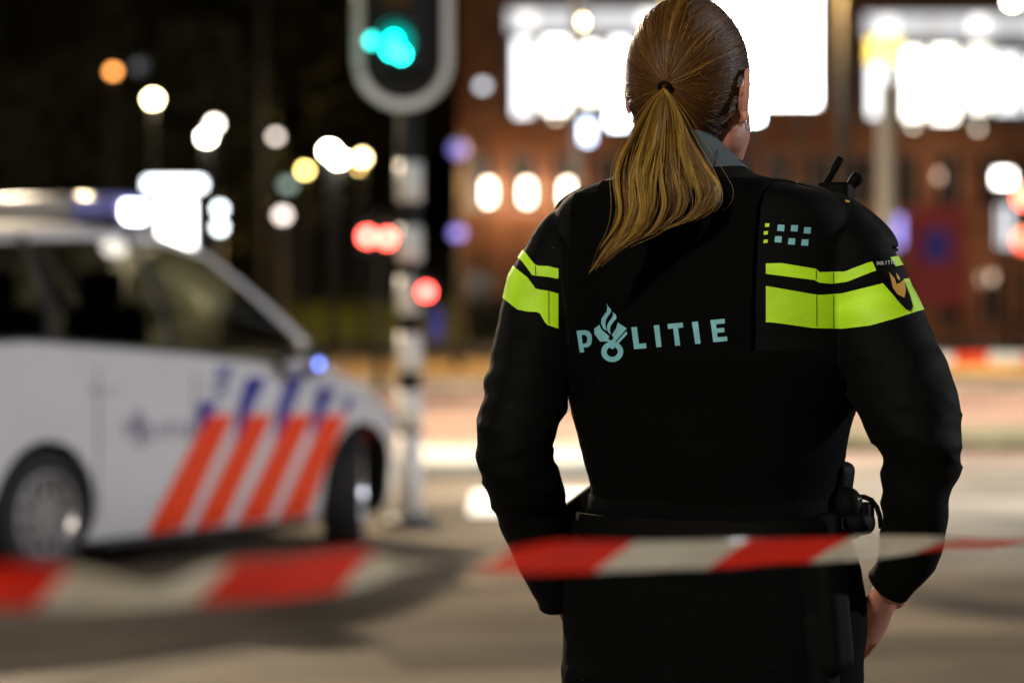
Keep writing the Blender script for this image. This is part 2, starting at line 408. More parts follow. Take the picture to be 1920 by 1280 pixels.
# glowing sign bands: tall lit panels side by side under a dimmer fascia
def sign_band(px0, px1, pt, pb, n, lb, drop=0):
    Y = YB - 1.0
    p0 = at(px0, pt, Y); p1 = at(px1, pb, Y)
    t = thing('illuminated_sign', lb, 'sign', (p0.x, Y, p1.z))
    wdt = (p1.x - p0.x) / n; rs = random.Random(int(px0))
    MB().box(((p0.x + p1.x) / 2, Y + .3, (p0.z + p1.z) / 2), (p1.x - p0.x + .2, .3, p0.z - p1.z + .3)).build('sign_case', POLE, t)
    zt = p0.z - (p0.z - p1.z) * .28
    MB().box(((p0.x + p1.x) / 2, Y + .08, (p0.z + zt) / 2 + .05), (p1.x - p0.x, .08, p0.z - zt - .25)).build('fascia', PANEL2, t)
    for i in range(4): MB().box((p0.x + (p1.x - p0.x) * (i + rs.uniform(.3, .7)) / 4, Y + .03, (p0.z + zt) / 2 + .05), ((p1.x - p0.x) * rs.uniform(.06, .16), .06, (p0.z - zt) * .5)).build('fascia_lettering_box', glow('fascia_%d' % i, (1, .97, .93), (1.8, .5, 2.6, 1.2)[i]), t)
    for i in range(n):
        xc = p0.x + (i + .5) * wdt; dz = drop * i / n
        k_ = rs.random(); e_ = rs.choice((3.0, 4.0, 5.5, 7.0)); up = rs.uniform(0, .25); dn = rs.uniform(-.2, .35)
        MB().rbox((xc + rs.uniform(-.06, .06), Y + .05, (zt + p1.z) / 2 - dz + (dn - up) / 2), (wdt * (.5 + .3 * k_), .12, zt - p1.z - .2 - up - dn), .03).build('light_panel', glow('sign_panel_%d' % (e_ * 10), (.95, .97, 1) if k_ < .6 else (1, .95, .84), e_), t)
        if i % 2: MB().rbox((xc, Y + .04, p1.z - rs.uniform(.05, .3) - dz), (.16, .1, .16), .02).build('spot_lamp', glow('sign_spot', (1, .9, .7), 5), t)
    for k in (-1, 1):
        MB().box(((p0.x + p1.x) / 2 + k * (p1.x - p0.x) * .4, YB - .3, (p0.z + p1.z) / 2), (.12, .62, .12)).build('bracket', POLE, t)
    return t
sign_band(952, 1372, 12, 212, 7, 'row of glowing white light panels on the shop wall behind the head of the officer')
sign_band(1622, 1985, 22, 222, 6, 'row of glowing white light panels on the shop wall beyond the grey lamp post', .25)
def lit_box(px0, py0, px1, py1, Y, m, name, lb, cat='sign', depth=.25, post=True, frame=True):
    a, b = at(px0, py0, Y), at(px1, py1, Y)
    cx, cz = (a.x + b.x) / 2, (a.z + b.z) / 2; W, H = b.x - a.x, a.z - b.z
    t = thing(name, lb, cat, (cx, Y, 0 if post else b.z))
    MB().box((cx, Y + depth / 2 + .03, cz), (W + .06, depth, H + .06)).build('case', POLE, t)
    MB().rbox((cx, Y, cz), (W, .06, H), .01).build('lit_face', m, t)
    if post:
        for k in ((-1, 1) if W > 1 else (0,)):
            MB().cyl((cx + k * W * .35, Y + depth / 2 + .03, 0), (cx + k * W * .35, Y + depth / 2 + .03, b.z), .06, 10).build('post', POLE, t)
    return t
lit_box(1352, -70, 1533, 198, 60, HOT, 'illuminated_billboard', 'big blazing white billboard on posts right beside the head of the officer', 'billboard')
lit_box(1400, 205, 1424, 226, 58, glow('cool_white', (.8, .95, 1), 40), 'illuminated_sign', 'small cold white light box under the big billboard')
lit_box(1628, 72, 1690, 118, 66, glow('sign_yellow', (1, .82, .02), 1.5), 'illuminated_sign', 'yellow light box in front of the glowing white shop sign')
lit_box(1092, 228, 1110, 266, 90, glow('sign_blue_white', (.62, .75, 1), 9), 'illuminated_sign', 'upright pale blue light box on the brick front left of the ponytail')
lit_box(1142, 205, 1180, 238, 90, glow('sign_blue_white2', (.75, .85, 1), 14), 'illuminated_sign', 'wide pale blue light box half hidden by the ponytail')
lit_box(1680, 405, 1692, 462, 85, glow('sign_violet', (.32, .3, 1), 2.2), 'illuminated_sign', 'narrow violet light box next to the grey lamp post')
lit_box(1866, 322, 1898, 346, 80, glow('sign_white_low', (1, .97, .9), 14), 'illuminated_sign', 'small white light box on a post by the red signal lamps')
lit_box(1872, 385, 1896, 462, 84, glow('sign_white_tall', (.9, .95, 1), 1.6), 'illuminated_sign', 'tall dim white light box by the red signal lamps')
# red poster
pa, pb_ = at(1700, 385, 100), at(1812, 575, 100)
pt_ = thing('poster_panel', 'red poster board with a dark blue square in its middle', 'poster', ((pa.x + pb_.x) / 2, 100, 0))
cx, cz = (pa.x + pb_.x) / 2, (pa.z + pb_.z) / 2
MB().box((cx, 100.1, cz), (pb_.x - pa.x, .12, pa.z - pb_.z)).build('board', mat('poster_red', (.4, .06, .055), .5, emis=(1, .08, .08), es=.05), pt_)
MB().box((cx, 100.02, cz + .35), (.9, .03, 1.05)).build('print', mat('poster_blue', (.05, .04, .22), .5, emis=(.1, .06, .5), es=.1), pt_)
for k in (-1, 1): MB().cyl((cx + k * .8, 100.1, 0), (cx + k * .8, 100.1, pb_.z), .05, 8).build('post', POLE, pt_)
# wall lanterns
for i, px in enumerate((915, 988, 1064)):
    p = at(px, 361, YB - .5)
    t = thing('wall_lantern', ['wall lantern on the brick front, end one of three by the blue lamps', 'wall lantern on the brick front, middle one of three', 'wall lantern on the brick front above the shoulder of the officer'][i], 'lantern', (p.x, YB, p.z), 0, 'wall lanterns on the shop front')
    MB().box((p.x, YB - .25, p.z + .1), (.08, .5, .08)).build('bracket', POLE, t)
    MB().rbox((p.x, YB - .5, p.z), (.34, .34, .8), .08).build('lantern_glass', glow('lantern', (1, .82, .62), 14), t, smooth=True)
    MB().tube([(p.x, YB - .5, p.z + .5), (p.x, YB - .5, p.z + .42)], [.05, .22], 10).build('lantern_cap', POLE, t)
    lamp_light((p.x, YB - 1.6, p.z - .1), 85, (1, .55, .30), t, .2)
for px, py, n in ((1450, 420, 0), (1580, 400, 1), (1760, 330, 2), (1860, 520, 3)):
    p = at(px, py, YB - .4)
    t = thing('wall_lantern', ['wall lantern on the brick front below the big billboard', 'wall lantern on the brick front beside the radio of the officer', 'dim wall lantern on the brick front above the red poster', 'low dim wall lantern beyond the red poster'][n], 'lantern', (p.x, YB, p.z), 0, 'wall lanterns on the shop front')
    MB().box((p.x, YB - .2, p.z + .1), (.08, .4, .08)).build('bracket', POLE, t)
    MB().rbox((p.x, YB - .4, p.z), (.16, .16, .3), .04).build('lantern_glass', glow('lantern_dim', (1, .7, .5), 2), t, smooth=True)
    lamp_light((p.x, YB - 2.2, p.z), 75, (1, .62, .42), t, .2)
# grey posts right of the officer
def plain_post(px, Y, ztop, r, lb):
    x = (px - 960) * Y / FPX
    t = thing('lamp_post', lb, 'post', (x, Y, 0))
    MB().tube([(x, Y, 0), (x, Y, ztop)], [r, r * .8], 14).build('pole', mat('post_pale%d' % (px > 1600), (.55, .53, .48) if px > 1600 else (.03, .03, .03), .5), t, smooth=True)
    MB().tube([(x, Y, 0), (x, Y, .5), (x, Y, .55)], [r * 1.6, r * 1.6, r], 14).build('base', POLE, t, smooth=True)
plain_post(1660, 52, 5.2, .16, 'pale grey post behind the radio of the officer')
plain_post(1583, 60, 9, .17, 'tall grey post between the billboard and the yellow light box')
plain_post(492, 62, 9, .075, 'tall grey post among the dark trees behind the car')

# ------------------------------------------------------------------ advertising kiosk
k0 = at(290, 480, 42)
t = thing('advertising_kiosk', 'blazing white advertising kiosk with a wide lit top behind the police car', 'kiosk', (at(330, 0, 42).x, 42, 0))
kx = at(330, 0, 42).x
MB().box((kx, 42.2, .7), (.5, .35, 1.4)).build('base', POLE, t)
z0, z1, z2 = at(0, 475, 42).z, at(0, 372, 42).z, at(0, 330, 42).z
MB().rbox((kx, 42, (z0 + z1) / 2), (.45, .25, z1 - z0), .03).build('lit_face', glow('kiosk_face', (.95, .98, 1), 7), t)
MB().rbox((kx - .02, 42, (z1 + at(0, 346, 42).z) / 2 + .1), (.80, .3, .14), .03).build('lit_top', glow('kiosk_top', (.8, .9, 1), 8), t)
MB().box((kx, 42.25, (z0 + 1.3) / 2 + .3), (.5, .2, 1.2)).build('back_panel', POLE, t)

# ------------------------------------------------------------------ traffic signals
BLK = mat('signal_black', (.006, .006, .0065), .5, spec=.2)
WHITE = mat('signal_white', (.75, .74, .72), .45)
def traffic_light(px, Y, lit, label, zc, full=True):
    x = (px - 960) * Y / FPX
    t = thing('traffic_light', label, 'traffic light', (x, Y, 0), 0, 'traffic lights at the crossing')
    return t, x
Y = 17.8; tl, tx = traffic_light(768, Y, 'g', 'traffic light showing green on a black and white banded pole', 0)
MB().cyl((tx, Y, 0), (tx, Y, 3.75), .070, 20).build('pole', BLK, tl, smooth=True)
sY = mpx(Y)
for a, b in ((305, 378), (425, 490), (520, 588), (625, 697), (732, 803), (815, 992)):
    MB().tube([(tx, Y, at(0, a, Y).z), (tx, Y, max(.005, at(0, b, Y).z))], .073, 22).build('white_band', WHITE, tl, smooth=True)
MB().tube([(tx, Y, 0), (tx, Y, .06), (tx, Y, .08)], [.16, .16, .085], 20).build('base_flange', POLE, tl, smooth=True)
hx = at(757, 0, Y).x
def stadium(cx, zc0, zc1, r, n=14):
    return [(cx + r * math.cos(a), zc0 + r * math.sin(a)) for a in [math.pi + math.pi * i / n for i in range(n + 1)]] + [(cx + r * math.cos(a), zc1 + r * math.sin(a)) for a in [math.pi * i / n for i in range(n + 1)]]
hz = at(0, 216, Y).z
o_ = stadium(hx, hz + .315, hz + .315 + .75, .292); i_ = stadium(hx, hz + .315, hz + .315 + .75, .238)
mb = MB(); v, f = fill2d(i_, (), 9); mb.add([(a, Y - .13, b) for a, b in v], f); mb.add([(a, Y - .115, b) for a, b in v], [q[::-1] for q in f])
mb.build('backplate', BLK, tl)
mb = MB(); n = len(o_)
mb.loft([[(a, Y - .14, b) for a, b in o_], [(a, Y - .14, b) for a, b in i_], [(a, Y - .11, b) for a, b in i_], [(a, Y - .11, b) for a, b in o_], [(a, Y - .14, b) for a, b in o_]], cap=False)
mb.build('white_border', WHITE, tl)
gz_ = at(0, 88, Y).z
MB().rbox((hx, Y - .2, gz_ + .3), (.27, .2, .92), .04).build('signal_housing', BLK, tl)
gx = at(735, 0, Y).x
for k, (m_, c_) in enumerate(((mat('lens_green', (.0, .2, .16), .2, emis=(0, .85, .7), es=.5), 'green'), (mat('lens_amber_off', (.1, .05, .01), .2), 'amber'), (mat('lens_red_off', (.1, .01, .01), .2), 'red'))):
    MB().sphere((hx - .03, Y - .31, gz_ + k * .3), (.1, .03, .1), 18, 10).build('lens', m_, tl, smooth=True)
    vis = MB(); rr = [[(hx - .03 + .115 * math.cos(a), Y - .3 - d, gz_ + k * .3 + .115 * math.sin(a)) for a in [math.pi * (-.12 + 1.24 * j / 14) for j in range(15)]] for d in (0, .1, .2)]
    vis.loft(rr, cap=False, closed=False); vis.build('visor', BLK, tl, smooth=True)
for x_, y_, r_, e_ in ((698, 77, .034, 7), (738, 76, .034, 24), (752, 102, .036, 24), (732, 96, .03, 24)):
    MB().sphere(at(x_, y_, Y - .34), (r_, .012, r_), 14, 8).build('lit_symbol', glow('signal_green_%d' % e_, (.0, .85, .72), e_), tl, smooth=True)
MB().rbox((at(800, 0, Y).x, Y - .02, at(0, 547, Y).z), (.13, .13, .17), .02).build('repeater_housing', BLK, tl)
MB().sphere((at(800, 0, Y).x, Y - .09, at(0, 547, Y).z), (.042, .02, .042), 14, 8).build('repeater_lens', glow('lens_red', (1, .05, .04), 20), tl, smooth=True)
MB().rbox((at(818, 0, Y).x, Y, at(0, 608, Y).z), (.08, .1, .2), .015).build('push_button_box', mat('button_blue', (.03, .03, .35), .4), tl)
def far_signal(px, py, Y, pair, es, lb, r=.14):
    p = at(px, py, Y); t = thing('traffic_light', lb, 'traffic light', (p.x, Y, 0), 0, 'traffic lights at the crossing')
    MB().cyl((p.x, Y + .1, 0), (p.x, Y + .1, p.z + .4), .07, 10).build('pole', BLK, t)
    for k in ((-.17, .13) if pair else (0,)):
        MB().rbox((p.x + k, Y, p.z), (.28, .1, .44), .03).build('signal_housing', BLK, t)
        MB().sphere((p.x + k, Y - .07, p.z - (.03 if k > 0 else 0)), (r, .04, r), 14, 8).build('lens', glow('far_red_%d' % es, (1, .06, .045), es), t, smooth=True)
far_signal(710, 444, 46, True, 26, 'far twin red signal next to the banded pole', .1)
far_signal(1655, 386, 70, False, 3, 'far red signal in front of the pale grey post')
far_signal(1921, 370, 66, False, 16, 'far red signal at the end of the shop front, upper of two', .2)
far_signal(1921, 452, 62, False, 4, 'far red signal at the end of the shop front, lower of two', .22)

# ------------------------------------------------------------------ police car (x forward, y left, origin under the rear axle)
CAR_O = Vector((-2.965, 14.624, 0)); CAR_A = R(58.5)
CM = Matrix.Translation(CAR_O) @ Matrix.Rotation(CAR_A, 4, 'Z'); CMI = CM.inverted()
car = thing('police_car', 'white police car with orange and blue diagonal stripes and a roof light bar', 'car', CAR_O, CAR_A)
PAINTW = mat('car_white', (.74, .72, .74), .28, coat=.5, noise_amt=.03, nscale=3)
RUB = mat('tyre_rubber', (.012, .012, .013), .75, bump=.3)
TRIM = mat('car_trim_black', (.015, .015, .016), .4)
CHR = mat('chrome', (.7, .7, .72), .18, metal=1)
GLS = bpy.data.materials.new('car_glass'); GLS.use_nodes = True
_t = GLS.node_tree; _t.nodes.remove(_t.nodes['Principled BSDF'])
_a = _t.nodes.new('ShaderNodeBsdfTransparent'); _a.inputs[0].default_value = (.13, .135, .11, 1)
_b = _t.nodes.new('ShaderNodeBsdfGlossy'); _b.inputs['Roughness'].default_value = .03
_f = _t.nodes.new('ShaderNodeFresnel'); _f.inputs[0].default_value = 1.5; _m = _t.nodes.new('ShaderNodeMixShader')
_t.links.new(_f.outputs[0], _m.inputs[0]); _t.links.new(_a.outputs[0], _m.inputs[1]); _t.links.new(_b.outputs[0], _m.inputs[2]); _t.links.new(_m.outputs[0], _t.nodes['Material Output'].inputs[0])

ZT = [(-.80, .86), (-.74, 1.02), (-.5, 1.16), (0, 1.165), (.6, 1.13), (1.2, 1.09), (1.9, 1.03), (2.4, .985), (2.62, .945), (2.85, .865), (3.05, .785), (3.2, .70), (3.33, .59), (3.41, .47)]
HW = [(-.80, .66), (-.7, .80), (-.4, .875), (0, .895), (.6, .9), (1.9, .9), (2.65, .893), (2.95, .865), (3.15, .78), (3.31, .66), (3.41, .45)]
ZB = [(-.80, .42), (-.6, .28), (-.3, .18), (.3, .135), (2.3, .135), (3.1, .135), (3.3, .16), (3.41, .24)]
def section(x):
    zt, w_, zb = lerp_tab(ZT, x), lerp_tab(HW, x), lerp_tab(ZB, x)
    half = [(.0, zb), (.72, zb), (.93, zb + .05), (.975, zb + .14), (.995, .30 * zb + .70 * .58), (1.0, .60), (.99, .60 + (zt - .60) * .45), (.965, .60 + (zt - .60) * .8), (.925, zt - .015), (.87, zt), (.6, zt + .025), (.3, zt + .04), (0, zt + .045)]
    pts = [(x, -a * w_, z) for a, z in half] + [(x, a * w_, z) for a, z in half[::-1]][1:-1]
    return pts
xs = [-.80 + i * (3.41 + .80) / 64 for i in range(65)]
bmb = MB().loft([section(x) for x in xs]); body = bmb.mesh('body'); body.materials.append(PAINTW); body.materials.append(TRIM)
cut = MB()
for ax in (0, 2.65):
    for s in (-1, 1): cut.cyl((ax, s * .58, .325), (ax, s * 1.05, .325), .365, 40)
cm_ = cut.mesh('cut'); cm_.materials.append(PAINTW); cm_.materials.append(TRIM); cm_.polygons.foreach_set('material_index', [1] * len(cm_.polygons))
co = bpy.data.objects.new('cut', cm_); col.objects.link(co)
body2 = evaluated(body, [('BOOLEAN', dict(operation='DIFFERENCE', object=co, solver='EXACT'))])
bpy.data.objects.remove(co)
bo = bpy.data.objects.new('body', body2); col.objects.link(bo); bo.parent = car
body2.polygons.foreach_set('use_smooth', [True] * len(body2.polygons))
try: body2.set_sharp_from_angle(angle=R(35))
except Exception: pass
cbvh = bvh_of(body2, CM)
# greenhouse: outline points given as (bottom xyz, top xyz), right side y<0
def gh(xb, xt, f0, f1, side, off=0.0):
    def pnt(x_b, x_t, f):
        yb = -.80 * lerp_tab(HW, min(x_b, 2.4)) / .9 if x_b > -.5 else -.72
        zb = lerp_tab(ZT, x_b) - .01; yt = -.595; zt_ = lerp_tab([(-.6, 1.56), (0, 1.665), (.7, 1.70), (1.2, 1.685), (1.6, 1.60)], x_t)
        x = x_b + (x_t - x_b) * f; y = yb + (yt - yb) * f - .045 * math.sin(math.pi * f); z = zb + (zt_ - zb) * f
        return Vector((x, (y - off) * side, z))
    rings = []
    for k in range(7):
        f = f0 + (f1 - f0) * k / 6
        rings.append([pnt(xb[0] + (xb[1] - xb[0]) * j / 6, xt[0] + (xt[1] - xt[0]) * j / 6, f) for j in range(7)])
    return rings
for side in (1, -1):
    for nm, xb, xt, m_, f0, f1, off in (('rear_quarter_glass', (-.42, .12), (-.34, .12), GLS, .04, .94, 0), ('rear_door_glass', (.18, 1.06), (.18, .92), GLS, .04, .94, 0), ('front_door_glass', (1.14, 2.42), (1.0, 1.56), GLS, .04, .94, 0),
                                ('rear_pillar', (-.66, -.42), (-.52, -.34), PAINTW, 0, 1, .004), ('door_pillar', (.12, .18), (.12, .18), TRIM, 0, 1, .004), ('centre_pillar', (1.06, 1.14), (.92, 1.0), TRIM, 0, 1, .004), ('windscreen_pillar', (2.42, 2.56), (1.54, 1.63), PAINTW, 0, 1, .004),
                                ('window_sill_trim', (-.42, 2.42), (-.38, 2.34), TRIM, 0, .04, .006), ('roof_rail', (-.52, 1.63), (-.52, 1.63), PAINTW, .94, 1, .004)):
        if nm == 'window_sill_trim': xt = (-.42, 1.56)
        if nm == 'roof_rail': xb = (-.66, 2.56)
        g = MB().loft(gh(xb, xt, f0, f1, side, off), cap=False, closed=False).build(nm, m_, car, True, True)
# roof, windscreen, rear window
rf = []
for i in range(17):
    x = -.55 + 2.2 * i / 16; zt_ = lerp_tab([(-.6, 1.56), (0, 1.665), (.7, 1.70), (1.2, 1.685), (1.6, 1.60), (1.65, 1.585)], x)
    rf.append([(x, .6 * math.sin(a), zt_ + .055 * math.cos(a)) for a in [R(-90 + 180 * j / 14) for j in range(15)]])
MB().loft(rf, cap=False, closed=False).build('roof', PAINTW, car, True, True)
ws = []
for k in range(9):
    f = k / 8; x = 2.56 + (1.6 - 2.56) * f; z = .99 + (1.62 - .99) * f; hw_ = .72 + (.58 - .72) * f
    ws.append([(x + .1 * math.cos(R(90 * (j - 6) / 6)), hw_ * (j - 6) / 6, z + .03 * math.cos(R(90 * (j - 6) / 6))) for j in range(13)])
MB().loft(ws, cap=False, closed=False).build('windscreen', GLS, car, True, True)
rw = []
for k in range(6):
    f = k / 5; x = -.70 + .16 * f; z = 1.1 + .48 * f; hw_ = .70 - .12 * f
    rw.append([(x - .05 * math.cos(R(90 * (j - 4) / 4)), hw_ * (j - 4) / 4, z) for j in range(9)])
MB().loft(rw, cap=False, closed=False).build('rear_window', GLS, car, True, True)
# seats and dashboard inside
SEAT = mat('seat_cloth', (.03, .03, .032), .9)
for sx in (.35, 1.35):
    for sy in (-.36, .36):
        s_ = MB().rbox((sx, sy, .72), (.5, .5, .18), .06); s_.rbox((sx - .26, sy, 1.02), (.16, .48, .62), .06); s_.rbox((sx - .3, sy, 1.42), (.1, .26, .18), .04)
        s_.build('seat', SEAT, car, True, True)
MB().rbox((2.2, 0, .95), (.45, 1.35, .16), .06).build('dashboard', TRIM, car, True, True)
MB().tube([Vector((1.85, .36 + .18 * math.cos(a), .98 + .18 * math.sin(a))) for a in [2 * math.pi * j / 20 for j in range(21)]], .016, 8).build('steering_wheel', TRIM, car, True, True)
# wheels
RIM = mat('wheel_alloy', (.55, .54, .58), .3, metal=.8)
def wheel(ax, s, steer=0):
    M = Matrix.Rotation(steer, 3, 'Z'); C = Vector((ax, s * (.79 if ax < 1 else .76), .325))
    def q(x, y, z): return C + M @ Vector((x, y * s, z))
    prof = [(.205, -.10), (.27, -.11), (.312, -.10), (.325, -.07), (.325, .07), (.312, .10), (.27, .11), (.215, .10), (.205, -.10)]
    ty = MB().loft([[q(r * math.cos(a), y, r * math.sin(a)) for a in [2 * math.pi * j / 40 for j in range(40)]] for r, y in prof], cap=False)
    wh = ty.build('wheel', RUB, car, True, True)
    rm = MB().loft([[q(r * math.cos(a), y, r * math.sin(a)) for a in [2 * math.pi * j / 40 for j in range(40)]] for r, y in ((.19, -.08), (.20, .06), (.222, .105), (.20, .108), (.185, .085))], cap=False)
    for k in range(10):
        a = 2 * math.pi * k / 10; u = Vector((math.cos(a), 0, math.sin(a))); v = Vector((-math.sin(a), 0, math.cos(a)))
        vs = []
        for r, y, hwd in ((.04, .085, .026), (.2, .088, .02)):
            for yy in (y, y - .03): vs += [q(*(u * r + v * hwd + Vector((0, yy, 0)))), q(*(u * r - v * hwd + Vector((0, yy, 0))))]
        rm.add(vs, [(0, 1, 5, 4), (2, 6, 7, 3), (0, 4, 6, 2), (1, 3, 7, 5), (4, 5, 7, 6), (0, 2, 3, 1)])
    rm.cyl(q(0, .05, 0), q(0, .1, 0), .06, 16)
    rm.build('rim', RIM, wh, True, False)
    MB().cyl(q(0, -.03, 0), q(0, .0, 0), .15, 20).build('brake_disc', mat('brake_steel', (.12, .12, .13), .5, metal=.6), wh, True, True)
for ax in (0, 2.65):
    for s in (-1, 1): wheel(ax, s, R(32) if ax > 1 else 0)
# light bar
LB = Vector((1.02, 0, 1.80))
MB().rbox(LB + Vector((0, 0, -.045)), (.34, 1.24, .05), .02).build('light_bar_base', TRIM, car, True, True)
MB().rbox(LB + Vector((0, 0, .03)), (.32, .62, .12), .03).build('light_bar_centre', mat('bar_grey', (.45, .45, .47), .3), car, True, True)
BLUE_L = mat('blue_lens', (.22, .23, .42), .15, emis=(.12, .14, 1), es=.10)
for s in (-1, 1):
    MB().rbox(LB + Vector((0, s * .46, .03)), (.32, .29, .12), .03).build('blue_lens', BLUE_L, car, True, True)
    MB().rbox(LB + Vector((-.02, s * .615, .0)), (.16, .03, .10), .012).build('alley_lamp', glow('alley_lamp', (.85, .85, 1), 14 if s < 0 else 3), car, True, True)
MB().rbox(LB + Vector((-.17, .3, .03)), (.02, .2, .07), .008).build('rear_flasher', mat('flash_red', (.4, .01, .01), .2, emis=(1, .03, .03), es=.4), car, True, True)
# mirrors, handles, lamps, bumper, door joints
for s in (-1, 1):
    mi = MB().sphere((1.98, s * .99, 1.04), (.085, .12, .09), 14, 10).build('mirror', TRIM, car, True, True)
    MB().sphere((1.895, s * .99, 1.04), (.01, .1, .07), 12, 8).build('mirror_glass', CHR, mi, True, True)
    MB().box((1.98, s * .88, .99), (.06, .1, .03)).build('mirror_arm', TRIM, mi, True)
    for hx_ in (.42, 1.32): MB().rbox((hx_, s * .905, .93), (.19, .03, .03), .01).build('door_handle', PAINTW, car, True, True)
    MB().sphere((3.08, s * .66, .665), (.18, .15, .08), 14, 10).build('headlight', mat('headlight_glass', (.6, .62, .65), .08, metal=.5), car, True, True)
    MB().rbox((-.72, s * .68, .92), (.1, .16, .3), .03).build('tail_light', mat('tail_red', (.35, .01, .01), .2), car, True, True)
MB().sphere((1.93, -1.105, 1.02), (.02, .012, .02), 12, 8).build('mirror_glint', glow('mirror_glint_blue', (.16, .25, 1), 9), car, True, True)  # glowing dot that paints a blue reflection on the mirror, no lamp
MB().rbox((3.37, 0, .32), (.12, 1.0, .12), .03).build('bumper_grille', TRIM, car, True, True)
MB().rbox((1.3, -.862, .165), (1.75, .06, .05), .02).build('sill_strip', TRIM, car, True, True)
MB().rbox((1.3, .862, .165), (1.75, .06, .05), .02).build('sill_strip', TRIM, car, True, True)
MB().box((3.425, 0, .43), (.02, .48, .11)).build('number_plate', mat('plate_yellow', (.75, .55, .03), .5), car, True)
JOINT = mat('door_joint', (.03, .03, .03), .7)
def side_poly(pts): return [proj(CM @ Vector((x, -.9, z))) for x, z in pts]
for x in (.36, 1.12, 2.18):
    decal('door_joint', [side_poly([(x, .3), (x + .012, .3), (x + .012, 1.02), (x, 1.02)])], cbvh, .002, JOINT, car, 20, CMI)
ORNG = mat('stripe_orange', (1.0, .07, .015), .35); BLUS = mat('stripe_blue', (.03, .03, .30), .35)
for a, b, c, d, e in ((262, 332, 440, 388, 0), (348, 404, 512, 464, 0), (424, 482, 588, 540, 0), (498, 556, 650, 606, 0)):
    decal('orange_stripe', [[(a, 1020), (b - 4, 1022), (c, 776), (d, 778)]], cbvh, .003, ORNG, car, 14, CMI)
decal('orange_stripe', [[(570, 1018), (594, 1016), (600, 990), (606, 960), (596, 962)]], cbvh, .003, ORNG, car, 14, CMI)
decal('orange_stripe', [[(666, 830), (690, 836), (694, 806), (684, 800), (672, 806)]], cbvh, .003, ORNG, car, 14, CMI)
for pl in ([(368, 822), (392, 780), (412, 752), (372, 752)], [(440, 832), (462, 786), (500, 706), (462, 706), (444, 770)], [(516, 826), (538, 782), (572, 704), (540, 706), (518, 770)], [(584, 816), (604, 780), (630, 730), (600, 726), (586, 770)],
           [(402, 738), (424, 738), (434, 690), (408, 690)], [(640, 770), (656, 772), (662, 746), (646, 744)]):
    decal('blue_stripe', [pl], cbvh, .003, BLUS, car, 14, CMI)

# lettering shapes (units: zoomed pixels of the vest print)
LET = {'P': ([(648, 703), (700, 700), (722, 706), (737, 724), (741, 752), (737, 782), (722, 800), (690, 806), (695, 832), (668, 834)], [[(679, 728), (686, 783), (703, 780), (712, 768), (713, 745), (703, 729)]]),
       'L': ([(975, 683), (1008, 680), (1022, 782), (1063, 778), (1067, 808), (992, 814)], []),
       'I': ([(1110, 672), (1142, 669), (1156, 800), (1125, 803)], []),
       'T': ([(1192, 663), (1283, 655), (1286, 684), (1255, 687), (1268, 791), (1238, 794), (1226, 690), (1195, 693)], []),
       'i': ([(1338, 652), (1374, 648), (1390, 780), (1358, 784)], []),
       'E': ([(1448, 640), (1533, 632), (1535, 660), (1482, 665), (1485, 690), (1530, 686), (1533, 712), (1488, 716), (1492, 742), (1548, 737), (1550, 765), (1466, 772)], [])}
ring_o = [(865 + 65 * math.cos(a), 829 + 61 * math.sin(a)) for a in [2 * math.pi * i / 40 for i in range(40)]]
ring_i = [(865 + 33 * math.cos(a), 829 + 30 * math.sin(a)) for a in [2 * math.pi * i / 28 for i in range(28)]]
EMB = [([(828, 541), (838, 560), (853, 574), (855, 590), (838, 614), (823, 640), (820, 668), (828, 705), (808, 690), (795, 660), (797, 634), (812, 610), (828, 590), (833, 566)], []),
       ([(864, 592), (885, 610), (888, 630), (870, 650), (853, 675), (848, 700), (854, 726), (838, 712), (830, 690), (833, 668), (850, 640), (862, 624), (868, 608)], []),
       ([(757, 690), (787, 668), (797, 694), (846, 737), (840, 748), (846, 760), (858, 762), (870, 752), (868, 738), (860, 728), (885, 692), (897, 655), (950, 690), (862, 790), (835, 768), (790, 768), (757, 722)], []),
       ([(948, 706), (955, 722), (868, 815), (838, 800), (845, 792), (862, 799)], []),
       (ring_o, [ring_i])]
def zmap(pl, fn): return ([fn(*p) for p in pl[0]], [[fn(*p) for p in h] for h in pl[1]])
carfn = lambda x, y: (232 + (x - 648) * .142, 752 + (y - 541 + (x - 648) * .09) * .23)
LETCAR = mat('car_lettering', (.16, .14, .26), .4)
for k in 'PLITiE': decal('letter', [zmap(LET[k], carfn)], cbvh, .003, LETCAR, car, 12, CMI)
decal('emblem', [zmap(e, carfn) for e in EMB], cbvh, .003, LETCAR, car, 12, CMI)

# ------------------------------------------------------------------ barrier tape
TAPE = bpy.data.materials.new('tape_red_white'); TAPE.use_nodes = True
_t = TAPE.node_tree; _p = _t.nodes['Principled BSDF']; _at = _t.nodes.new('ShaderNodeAttribute'); _at.attribute_name = 'band'
_r = _t.nodes.new('ShaderNodeValToRGB'); _r.color_ramp.interpolation = 'CONSTANT'
_r.color_ramp.elements[0].color = (.9, .02, .004, 1); _r.color_ramp.elements[1].position = .5; _r.color_ramp.elements[1].color = (.76, .74, .66, 1)
_fr = _t.nodes.new('ShaderNodeMath'); _fr.operation = 'FRACT'
_t.links.new(_at.outputs['Fac'], _fr.inputs[0]); _t.links.new(_fr.outputs[0], _r.inputs[0]); _t.links.new(_r.outputs[0], _p.inputs['Base Color']); _p.inputs['Roughness'].default_value = .25
_tr = _t.nodes.new('ShaderNodeBsdfTranslucent'); _mx = _t.nodes.new('ShaderNodeMixShader'); _mx.inputs[0].default_value = .4
